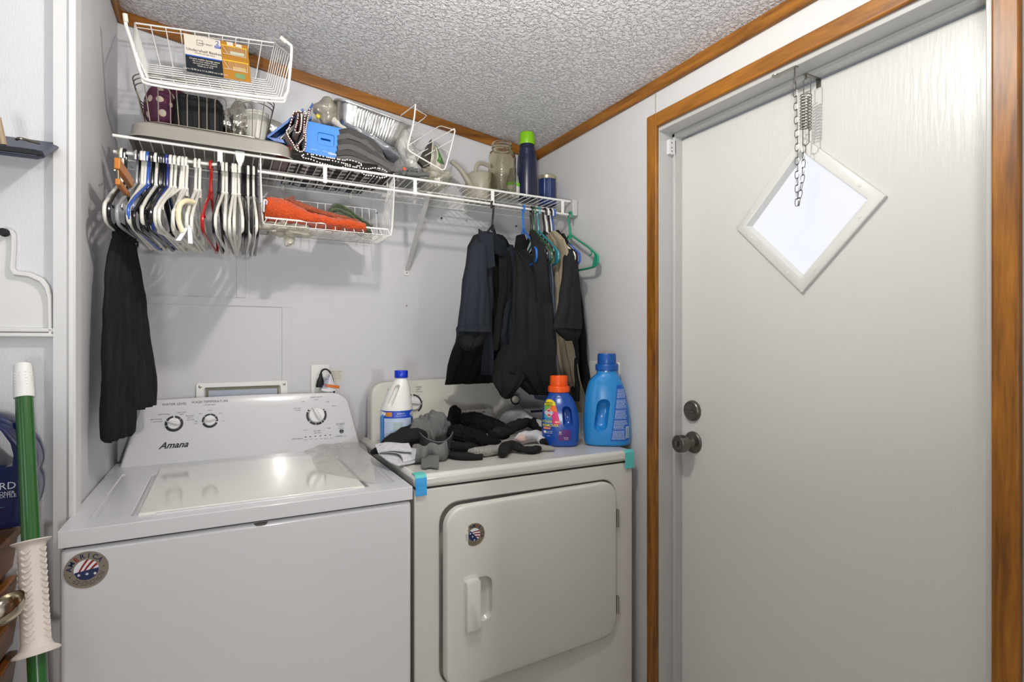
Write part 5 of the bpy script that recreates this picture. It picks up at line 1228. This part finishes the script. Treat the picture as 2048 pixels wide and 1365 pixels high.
part('cap', MB().lathe([(.0355,.180),(.037,.182),(.037,.196),(.0355,.199),(.030,.201),(.0305,.203),(.0295,.232),(.028,.235),(.001,.236)], (-.005,0,0), (0,0,1), 40), mat('cap_orange', (232,84,16), .32), b2, local=True)
lb = MB()
def ly(b): 
    w_ = 1.0 if b < .85 else math.sqrt(max(.05, 1-((b-.85)/.15)**2)); l_, r_ = -.052, -.020+.022*(1-b); c_ = (l_+r_)/2; return l_, r_, c_, w_
cols = [4, 5, 6, 7]
for i in range(12):
    b0, b1_ = i/12, (i+1)/12
    for half in range(2):
        for seg in (0,):
            l0, r0, c0, w0 = ly(b0)
            def shp(b, half=half, b0=b0, b1_=b1_):
                l_, r_, c_, w_ = ly(b0+(b1_-b0)*b); lo = c_+(l_-c_)*w_; hi = c_+(r_-c_)*w_; m_ = (lo+hi)/2
                return (lo, m_) if half == 0 else (m_, hi)
            col = (0 if i >= 9 else (1 if i >= 6 and half == 0 else (2 if i >= 6 else (3 if half == 0 else 4)))) if i >= 3 else (5 if half == 0 else 4)
            B.patch(0, 1, .075+.083*b0, .075+.083*b1_, .0006, lb, shape=shp, nx=6, nz=2, m_=col)
B.patch(-.006, .034, .022, .058, .0006, lb, shape=lambda b: (0 if b < .7 else (b-.7)*.8, 1), m_=6)
def diamond(w_, h_, cx, cz, m_, lift):
    q = MB().grid(lambda a, b: V(cx+(a-.5)*2*w_*(1-abs(b-.5)*2), 0, cz+(b-.5)*2*h_), 8, 8); B.wrap(q, lift); q.m = [m_]*len(q.m); lb.join(q)
diamond(.0175,.0165,-.037,.113,8,.0010); diamond(.0160,.0148,-.037,.113,7,.0014); diamond(.0135,.0122,-.037,.113,8,.0017)
B.patch(-.0495,-.0245,.1085,.1175,.0020,lb,nx=8,nz=2,m_=7)
for t_, x, z, s_, m_ in (("REMOVES",-.037,.146,.0058,9),("3X",-.043,.1385,.0085,9),("MORE",-.032,.1405,.0045,9),("STAINS",-.031,.136,.0045,9),("CLOROX",-.037,.113,.0068,10),("laundry",-.040,.0925,.0055,1),("STAIN",-.0435,.084,.0115,0),("REMOVER",-.032,.0715,.0120,0),("COLOR SAFE",-.044,.0625,.0042,7),("26",-.000,.050,.0085,7),("LOADS",-.000,.0435,.0038,7),("NET WT",.020,.032,.0042,7),("1.32 QT",.020,.027,.0042,7),("removes tough",-.038,.052,.0042,7),("stains & odors",-.038,.047,.0042,7),("liquid",-.038,.038,.0042,7)):
    if t_ == "COLOR SAFE": B.patch(-.055,-.033,.059,.0655,.0009,lb,nx=6,nz=2,m_=2)
    wtext(B, lb, t_, x, z, s_, m_, .0024, bold=.015)
B.patch(-.018,.000,.0795,.0865,.0009,lb,nx=4,nz=2,m_=2); wtext(B, lb, "NEW", -.009, .083, .0065, 7, .0018, bold=.02)
q = MB(); q.disc(V(-.0505,0,.050), (1,0,0), (0,0,1), .0045); B.wrap(q, .001); q.m = [7]*len(q.m); lb.join(q)
part('label', lb, [mat('lbl_yellow', (232,214,30), .35), mat('lbl_green', (120,180,70), .35), mat('lbl_orange', (236,110,30), .35), mat('lbl_cyan', (60,170,180), .35), mat('lbl_pink', (214,34,110), .35), mat('lbl_lightblue', (50,120,190), .35), mat('lbl_purple', (86,40,110), .35), mat('lbl_white', (230,230,234), .35), mat('lbl_red', (196,30,36), .35), mat('lbl_dark', (40,44,36), .4), mat('lbl_navy', (24,40,110), .4)], b2, local=True, label='rainbow front label with CLOROX diamond and STAIN REMOVER lettering')
# bleach bottle
pz3 = QY(793, 800, 1.76); 
b3 = thing('bleach_bottle', 'white translucent bleach bottle with blue cap and blue label behind the laundry', 'bleach bottle', V(pz3.x, 1.76, DT_), bear(793))
hB = QY(802, 741, 1.76).z-DT_
B = Bottle([(0,.044,.044,0),(.004,.051,.051,0),(.014,.0535,.0535,0),(.10,.0535,.0535,0),(.128,.0525,.052,0),(.15,.047,.047,.003),(.175,.040,.040,.006),(.20,.032,.032,.011),(.22,.023,.023,.014),(.233,.016,.016,.015),(hB-.02,.016,.016,.015)], p=2.1)
grip = MB().loft([[V(-.002+x, y, z) for x, z in ((-.020,.152),(-.010,.170),(.004,.205),(.012,.222),(.020,.214),(.034,.180),(.046,.150),(.040,.142),(.010,.140),(-.012,.142))] for y in (-.10, -.034)]).join(MB())
bm3 = B.mesh()
gr2 = MB().loft([[V(-.004+x*f-.004, y, .178+z*f) for x, z in [(px+pz_*.42, pz_) for px, pz_ in rrect(0,0,.009,.038,.008,6)]] for f, y in ((1.15,-.07),(1.0,-.040),(.85,-.028),(.6,-.012))])
part('bottle_body', boolean(bm3, gr2), mat('bleach_hdpe', (226,226,222), .35, sub=.2), b3, local=True, angle=55)
part('cap', MB().lathe([(.0212,hB-.024),(.0218,hB-.022),(.0218,hB-.002),(.0208,hB)], (.015,0,0), (0,0,1), 36), mat('cap_cobalt', (10,48,186), .3), b3, local=True)
lb = MB()
B.patch(-.0520,.0520,.018,.128,.0006,lb,nx=30,m_=0); B.patch(-.052,-.040,.018,.115,.0009,lb,nx=6,m_=1); B.patch(-.038,.046,.030,.104,.0010,lb,nx=24,m_=2); B.patch(-.010,.020,.040,.092,.0013,lb,nx=8,m_=3)
for k in range(16): B.patch(-.036,.044,.034+.0044*k,.0352+.0044*k,.0015,lb,nx=16,nz=1,m_=1 if k % 4 == 3 else 4)
B.patch(-.034,-.014,.110,.124,.0009,lb,nx=6,nz=2,m_=5); wtext(B, lb, "BLEACH", .014, .119, .0065, 2, .0012, bold=.01); wtext(B, lb, "cleans & disinfects", .014, .112, .0045, 2, .0012)
part('label', lb, [mat('bl_blue', (20,70,180), .35), mat('bl_sky', (60,140,210), .35), mat('bl_white', (206,216,232), .4), mat('bl_green', (176,196,180), .4), mat('bl_grey', (140,160,196), .4), mat('bl_orange', (200,130,50), .4)], b3, local=True)

# ================================================================ LAUNDRY PILE
g = 'clean laundry heaped on the dryer'
def P3(*L): return [dz(u, v, h)+V(0,0,h) if 0 else QZ(u, v, DT_+h) for u, v, h in L]
cnt_ = 0
# black sleeve draped left
solo('black_tee', 'plain black garment trailing over the left front of the pile', 'garment', sweep(P3((745,905,.006),(768,898,.030),(800,880,.045),(835,866,.055),(870,860,.050)), [.008,.030,.042,.050,.045], [.006,.014,.022,.028,.030], 3, wr=.004, n=26, creases=.04), M_bk, group=g)
# white printed cloth, folded
mb = MB()
a0 = QZ(788, 925, DT_+.004)
fl = [V(0,0,.004), V(-.052,.006,.006), V(-.060,.008,.014), V(-.052,.008,.024), V(-.02,.004,.027), V(.03,.0,.027)]
fold = [QZ(808,925,DT_+.006), QZ(800,932,DT_+.006), QZ(780,926,DT_+.010), QZ(764,914,DT_+.020), QZ(758,906,DT_+.026), QZ(780,905,DT_+.028), QZ(796,908,DT_+.026), QZ(804,916,DT_+.020), QZ(806,925,DT_+.010)]
mb.ribbon(smoothpath(fold, 4), .003, V(.07,.028,0), 6, .002, 3)
fold2 = [QZ(756,906,DT_+.030), QZ(775,902,DT_+.035), QZ(800,905,DT_+.034), QZ(825,900,DT_+.038)]
mb.sheet(lambda a, b: fold2[0].lerp(fold2[3], a)+V(0,0,.004*math.sin(a*5))+V(.006,.055,.012)*b, 16, 8, .004)
for q in mb.v: q.z = max(q.z, DT_+.001)
solo('printed_shirt', 'folded white cloth with faint speckled print under the black garment', 'folded cloth', mb, mat('speckled_white', (212,212,216), .85, bump=('noise', 200, .3), var=(90,.22)), group=g)
# grey boxer briefs
bx_ = thing('boxer_briefs', 'crumpled grey boxer briefs with darker waistband at the front of the pile', 'boxer briefs', QZ(858,900,DT_), group=g)
ctrp = QZ(862, 862, DT_+.06)
part('cloth', crumple(ctrp+V(0,0,.006), ((.068,0,.012),(0,.045,0),(-.012,0,.052)), 3, .40, 48, flatz=DT_+.002, freq=13, st=(2.4,1.2,.7)), M_gry, bx_)
lower = MB().loft([[QZ(u+dx, v+dv, DT_+h) for u, v, h in ((0,0,0),)] for dx, dv in ()]) if 0 else None
def drape(a, b): 
    u = 834+60*a+(-6+16*a)*b*.8; v = 892-6*a+34*b-4*a*b; h = .050*(1-b)**.8+.004
    p = QZ(u, v, DT_+h); return p+V(0,-.010*(math.sin(a*11)+.5*math.sin(a*23+1))*(.3+b*.7), .004*math.cos(a*13))
part('leg', MB().sheet(drape, 44, 14, .004), M_gry, bx_)
part('leg', MB().sheet(lambda a, b: QZ(840+34*a, 910+24*b, DT_+.016*(1-b)+.006)+V(0,-.012-.006*math.sin(a*9),0), 18, 8, .004), M_gry, bx_)
wbp = smoothpath([QZ(829,848,DT_+.060), QZ(836,866,DT_+.058), QZ(850,879,DT_+.052), QZ(868,886,DT_+.048), QZ(886,885,DT_+.048), QZ(899,874,DT_+.052), QZ(903,864,DT_+.060)], 5)
wbp = [p+V(-.004,-.022,0) for p in wbp]
part('waistband', MB().sheet(lambda a, b: wbp[int(a*(len(wbp)-1))]+V(.0,-.004+.008*b,-.036*b+.006), len(wbp)-1, 5, .003), M_gryd, bx_)
part('band_edge', MB().tube([p+V(0,0,.007) for p in wbp], .0013, 6), mat('band_grey', (112,112,112), .8), bx_)
# socks
def sock(lab, L, W, H, m, seed, name='sock', **k): return solo(name, lab, 'sock', sweep(P3(*L), W, H, seed=seed, **k), m, group=g)
sock('black ribbed sock standing up behind the grey briefs', [(898,868,.02),(905,848,.055),(910,830,.085),(908,816,.105)], [.02,.025,.024,.014], [.018,.02,.018,.012], M_rib, 4, wr=.004, n=48, ribs=.0011)
sock('long black ribbed sock stretched from the grey briefs to the right', [(908,862,.055),(925,868,.055),(950,876,.046),(975,884,.036),(1000,890,.020)], [.024,.042,.042,.032,.016], [.018,.024,.022,.016,.010], M_rib, 5, wr=.004, n=54, ribs=.0012)
sock('black ribbed sock bunched in the middle with a grey heel patch', [(925,842,.055),(940,838,.075),(965,846,.066),(990,856,.058),(1010,868,.046)], [.018,.036,.040,.036,.024], [.014,.026,.026,.022,.018], M_rib, 6, wr=.005, n=54, ribs=.0012)
sock('black sock arching over the white socks toward the bottles', [(985,872,.046),(1010,862,.052),(1036,850,.064),(1055,846,.062),(1078,858,.040)], [.020,.024,.022,.020,.012], [.016,.020,.018,.016,.010], M_bk, 7, wr=.004, n=24)
sock('flat black sock lying along the front below the ribbed sock', [(884,905,.010),(910,912,.010),(940,914,.010),(964,914,.009)], [.014,.016,.017,.012], [.010,.011,.011,.008], M_bk, 8, wr=.002)
sock('dark folded black sock tucked under the long ribbed sock', [(900,895,.018),(925,893,.022),(950,896,.020),(975,895,.014)], [.02,.03,.028,.014], [.014,.018,.016,.010], M_bk2, 9, wr=.004)
sock('white ribbed sock lying at the front centre of the pile', [(938,904,.014),(962,904,.014),(985,900,.015),(1010,892,.018),(1030,880,.022)], [.018,.028,.028,.025,.018], [.010,.014,.015,.014,.010], M_ribw, 10, wr=.002, n=48, ribs=.0009)
sock('short black sock with opening at the front right of the pile', [(1004,910,.012),(1010,896,.020),(1024,890,.024),(1044,898,.016),(1066,900,.014),(1080,896,.012)], [.012,.018,.019,.015,.014,.010], [.010,.014,.014,.010,.012,.008], M_bk, 11, wr=.003, n=22)
sock('small grey sock toe right of the short black sock', [(1050,896,.010),(1070,896,.012),(1092,897,.010),(1108,899,.008)], [.012,.015,.014,.007], [.009,.011,.010,.006], mat('sock_grey', (148,146,138), .95, bump=('noise', 200, .4)), 12, wr=.001)
sock('white sock with pale pink heel right of the centre', [(1034,882,.026),(1046,874,.034),(1060,870,.036),(1078,872,.030),(1084,884,.016)], [.012,.018,.020,.019,.012], [.010,.015,.016,.015,.010], M_wcl, 13, wr=.003, n=20)
solo('sock_heel', 'pale pink sock heel peeking in front of the white sock', 'sock', crumple(QZ(1044,878,DT_+.036), ((.017,0,0),(0,.012,0),(0,0,.013)), 3, .15, 12, freq=40), mat('heel_pink', (206,178,170), .9), group=g)
sock('light grey white sock arched at the back of the pile', [(1000,852,.030),(1012,838,.060),(1028,832,.074),(1048,834,.068),(1062,848,.045)], [.014,.022,.028,.026,.016], [.012,.020,.024,.022,.014], M_wcl, 14, wr=.003, n=22)
sock('white crumpled sock on its own just left of the orange-capped bottle', [(1072,846,.050),(1080,850,.048),(1086,866,.030),(1088,880,.014)], [.010,.015,.015,.012], [.012,.016,.014,.010], M_wcl, 15, wr=.003)
sock('black sock tucked between the white socks and the orange-capped bottle', [(1056,838,.055),(1070,846,.050),(1082,868,.030),(1090,890,.012)], [.014,.018,.016,.012], [.012,.014,.014,.010], M_bk2, 16, wr=.003)
# boxes behind the pile
a, b = QY(918,826,1.86), QY(985,838,1.86)
tb = thing('tissue_box', 'white printed dryer sheet box behind the black socks', 'box', V((a.x+b.x)/2, 1.90, DT_))
zt_ = QY(950,820,1.86).z
part('carton', MB().box(a.x, b.x, 1.86, 1.93, DT_, zt_), mat('carton_white', (204,202,198), .5), tb, bevel=.001)
pr = MB()
for k in range(3): pr.quad(V(a.x+.02+.04*k, 1.8598, zt_-.010), (1,0,0), (0,0,1), .012, .003)
part('printed_marks', pr, M_blk, tb)
part('open_flap', MB().hexa([V(a.x, 1.86, zt_), V(b.x-.02, 1.86, zt_), V(b.x-.02, 1.90, zt_+.006), V(a.x, 1.90, zt_+.006), V(a.x, 1.86, zt_+.001), V(b.x-.02, 1.86, zt_+.001), V(b.x-.02, 1.90, zt_+.008), V(a.x, 1.90, zt_+.008)]), mat('flap_print', (170,160,156), .5, var=(60,.4)), tb)
a, b = QY(1061,820,1.82), QY(1100,836,1.82); zt_ = QY(1075,820,1.82).z
mb = MB().box(a.x, b.x, 1.82, 1.87, DT_, zt_).use(1).box(a.x+.001, b.x-.001, 1.8195, 1.82, zt_-.010, zt_-.001)
solo('small_carton', 'small dark-lidded white carton behind the orange-capped bottle', 'box', mb, [mat('carton_pale', (210,210,212), .5), mat('carton_navy', (34,38,66), .5)])
# clear plastic sheet on the washer lid corner
def film_fn(a, b):
    p = QZ(632+120*a-30*b, 945-62*b+20*a*(1-b), WZ+.006)
    h = .016+.012*noise.noise(p*22)+.010*abs(noise.noise(p*48+V(3,0,0)))+.02*max(0, a-.5)
    return V(p.x, p.y, WZ+.003+max(0, h*math.sin(math.pi*min(1, max(0, b)))**.5*min(1, a*3)))
solo('plastic_film', 'thin crumpled clear plastic film on the right rear corner of the washer lid', 'plastic film', MB().sheet(film_fn, 40, 24, .0006), mat('film_clear', (214,214,206), .10, alpha=.28, spec=.9, coat=.5, bump=('noise', 60, .8)))

# ================================================================ LEFT SIDE: DUSTPAN, BROOM, CRATE
YW = 1.47
dpn = thing('dustpan', 'white plastic dustpan hanging flat on the wall above the green handle', 'dustpan', QY(5, 670, YW))
c5 = QY(5, 600, YW).x
def op(u, v): return QY(u, v, YW-.012)
def mir(L): R_ = [op(u, v) for u, v in L]; return R_+[V(2*c5-p.x, p.y, p.z) for p in R_[::-1]]
outl = mir([(14,458),(24,460),(30,468),(30,500),(27,536),(32,542),(60,545),(85,556),(98,572),(104,592),(106,674)])
inl = mir([(13,466),(19,468),(22,476),(22,500),(19,540),(26,552),(56,556),(78,566),(88,580),(93,598),(95,664)])
pan = MB(); o1 = [p+V(0,.010,0) for p in outl]; 
pan.loft([o1, outl, [p+V(0,-.004,0) for p in [outl[i].lerp(inl[i], .25) for i in range(len(outl))]], [p+V(0,-.004,0) for p in [outl[i].lerp(inl[i], .7) for i in range(len(outl))]], [p+V(0,.006,0) for p in inl]], caps=False)
pan.add([p+V(0,.006,0) for p in inl], [list(range(len(inl)))[::-1]])
part('pan', pan, mat('dustpan_white', (214,214,212), .35), dpn, angle=50)
rb_ = MB().box(c5-.098, c5+.098, YW-.016, YW-.006, op(0,664).z, op(0,656).z).box(c5-.100, c5+.100, YW-.018, YW-.004, op(0,674).z, op(0,668).z)
part('front_lip', rb_, mat('dustpan_white', (214,214,212), .35), dpn, bevel=.002)
pp_ = QY(10, 466, YW-.014)
solo('push_pin', 'black push pin holding the dustpan on the wall', 'push pin', MB().lathe([(.008,0),(.0085,.003),(.005,.005),(.0045,.011),(.0075,.013),(.007,.016)], pp_, (0,-1,0), 16), M_dark)
# dark blue tray thing top left
a = QY(93, 300, 1.36); L_ = thing('wall_tray', 'dark blue flat holder with bent steel rod sticking out of the upper left wall', 'holder', V(-.5, 1.45, CZ+.36))
sl = MB().loft([[V(x, y, z) for x, z in ((-.70, CZ+z0), (a.x-.012, CZ+z0), (a.x, CZ+z0+.006), (a.x, CZ+z0+.010), (a.x-.012, CZ+z0+.014), (-.70, CZ+z0+.014))] for y, z0 in ((1.34,.352),(1.352,.349),(1.46,.402),(YW,.406))])
part('holder_plate', sl, mat('holder_blue', (44,52,72), .4), L_, bevel=.004)
part('edge_band', MB().box(-.70, a.x-.001, 1.337, 1.345, CZ+.354, CZ+.364), M_dark, L_, bevel=.003)
part('bent_rod', MB().tube(smoothpath([QY(33,279,1.335), QY(40,277,1.33), QY(60,282,1.335), QY(80,287,1.34)], 4), .0026, 8), mat('dark_steel', (110,104,96), .3, 1), L_)
part('tan_peg', MB().tube([QY(-6,235,1.35), QY(6,290,1.35)], .006, 8), mat('peg_tan', (150,130,104), .5), L_)
# broom / mop handle
bp = thing('mop_handle', 'green mop handle with ribbed white grips leaning beside the washer', 'mop handle', QY(80, 1500, 1.20))
A = QY(45, 727, 1.40); Bq = QY(76, 1365, 1.22); dd = (Bq-A).normalized(); End = A+dd*((A.z-.03)/-dd.z)
def alongz(v):   # point on the pole seen at image row v
    lo, hi = 0, 2
    for _ in range(40):
        m_ = (lo+hi)/2; p = A+dd*m_; dep = p.x*_s+p.y*_c; vv = 684-(p.z-CZ)/dep*FPX
        if vv < v: lo = m_
        else: hi = m_
    return A+dd*lo
part('tube', MB().tube([alongz(790), End], .0138, 20), mat('pole_green', (34,88,34), .25, coat=.4), bp)
q0, q1 = alongz(725), alongz(796)
tg_ = MB().tube([q0+dd*(q1-q0).length*k for k in (0,.03,.08,.5,.95,1)], [.008,.0128,.0142,.0150,.0160,.0158], 20)
for k in range(8):
    for j in range(10): 
        an = 2*math.pi*j/10; e1 = dd.orthogonal().normalized(); e2 = dd.cross(e1); p = q0+dd*(.022+.006*k); tg_.ball(p+(e1*math.cos(an)+e2*math.sin(an))*.0148, .0014, 3)
part('end_grip', tg_, mat('grip_white', (226,226,224), .4), bp)
q0, q1 = alongz(1082), alongz(1308); Lg = (q1-q0).length
gr = MB().tube([q0+dd*Lg*k for k in (0,.01,.035,.07,.5,.90,.95,.985,1)], [.0290,.0290,.0225,.0198,.0200,.0212,.0240,.0335,.0335], 32)
e2 = Vector((0,0,1)).cross(dd).normalized(); e1 = e2.cross(dd).normalized()
vw = -(Vector(((q0+q1)/2).to_tuple())-V(0,0,CZ)); vw = (vw-dd*vw.dot(dd)).normalized(); sd = dd.cross(vw).normalized()
for k in range(15):
    f = .10+.055*k; rr = .0203
    for off in (.45, -.95, 1.9, -2.4, 3.3):
        P = []
        for j in range(7):
            q = (j-3)/3; an = off+q*.36; P.append(q0+dd*(Lg*f+.0065*(1-q*q)-.003)+(vw*math.cos(an)+sd*math.sin(an))*rr)
        gr.tube(P, .0016, 5)
part('foam_grip', gr, mat('grip_cream', (218,208,200), .45), bp)
# dark blue softener bottle behind the pole
YBb = 1.40
ol = [(-150,1056),(30,1054),(60,1040),(72,1012),(80,1000),(84,975),(82,955),(79,942),(83,925),(82,905),(74,880),(58,858),(36,838),(10,826),(-20,820),(-60,820),(-100,830),(-150,860)]
o3 = smoothpath([QY(u, v, YBb) for u, v in ol], 4, closed=True)
cen = V(sum(p.x for p in o3)/len(o3), YBb, sum(p.z for p in o3)/len(o3))
rings = []
for f, y in ((.80,-.033),(.92,-.029),(.98,-.018),(1,0),(.98,.018),(.92,.03),(.8,.034)): rings.append([cen+V((p.x-cen.x)*(1-(1-f)*.45), y, (p.z-cen.z)*(1-(1-f)*.7)) for p in o3])
hole = MB().loft([[QY(u, v, YBb)+V(0,y,0) for u, v in ((-60,846),(-10,846),(14,858),(32,882),(38,905),(36,926),(22,928),(2,918),(-16,902),(-40,886),(-70,880))] for y in (-.15, .15)])
bo = thing('softener_bottle', 'dark blue glossy bottle with looped handle on the wooden rack', 'bottle', V(cen.x, YBb, CZ-.384))
part('bottle_body', boolean(MB().loft(rings), hole), mat('bottle_midnight', (14,30,74), .18, coat=.3), bo, angle=45, bevel=.004)
pr = MB()
yy = YBb-.0345
for t_, u, v, s_, al in (("ARD",33,971,.0190,'RIGHT'),("TITIONER",30,985,.0085,'RIGHT'),("TEXTILE",33,991,.0085,'RIGHT')): pr.text(t_, QY(u, v, yy), (1,0,.02), (0,0,1), s_, align=al)
pr.use(1).tube([QY(-40,1020,yy+.004), QY(0,1016,yy+.002), QY(40,1011,yy+.003)], .0008, 5)
part('lettering', pr, [mat('silver_print', (196,204,214), .3), mat('line_green', (110,170,160), .4)], bo)
# wooden rack
M_wr = wood('rack_wood', (58,30,10), (150,92,40), (2,.5,6), 5, .3)
rk_ = thing('wooden_rack', 'dark stained slatted wooden rack under the blue bottle', 'wooden rack', V(-.50, 1.30, 0))
xR = QY(44, 1052, 1.46).x; zR = QY(44, 1052, 1.46).z
part('top_board', MB().box(-.74, xR, 1.12, 1.465, zR-.016, zR), M_wr, rk_, bevel=.003)
z = zR-.020; k = 0
while z > .05:
    part('side_slat', MB().hexa([V(xR-.030,1.13,z-.062), V(xR-.014,1.13,z-.062), V(xR-.014,1.46,z-.062), V(xR-.030,1.46,z-.062), V(xR-.022,1.13,z), V(xR-.006,1.13,z), V(xR-.006,1.46,z), V(xR-.022,1.46,z)]), M_wr, rk_, bevel=.003); z -= .078
    k += 1
for y in (1.13, 1.445): part('post', MB().box(xR-.060, xR-.028, y, y+.022, 0, zR-.016), M_wr, rk_, bevel=.002)
part('back_panel', MB().box(-.74, xR-.032, 1.20, 1.21, .05, zR-.016), M_wr, rk_)
ld = thing('metal_ladle', 'shiny metal ladle bowl hanging beside the wooden rack', 'ladle', QY(12, 1225, 1.22))
lc = QY(2, 1216, 1.22); 
def bowl(c_, r, ax):
    ax = Vector(ax).normalized(); pro = [(r*math.sin(q), -r*.8*math.cos(q)) for q in [k*math.pi/2/9 for k in range(0, 10)]]; pro[0] = (.0008, -r*.8)
    pi = [(max(.0008, (r-.0015)*math.sin(q)), -(r-.0015)*.8*math.cos(q)) for q in [k*math.pi/2/9 for k in range(9, -1, -1)]]
    return MB().lathe(pro+pi, c_, ax, 32)
part('bowl', bowl(lc, .034, (-.35,-.25,.75)), mat('ladle_steel', (196,188,170), .18, 1), ld)
part('handle', MB().tube(smoothpath([lc+V(-.03,0,.01), lc+V(-.045,.0,.05), lc+V(-.05,.01,.16)], 4), .003, 8, flat=.6), mat('ladle_steel', (196,188,170), .18, 1), ld)
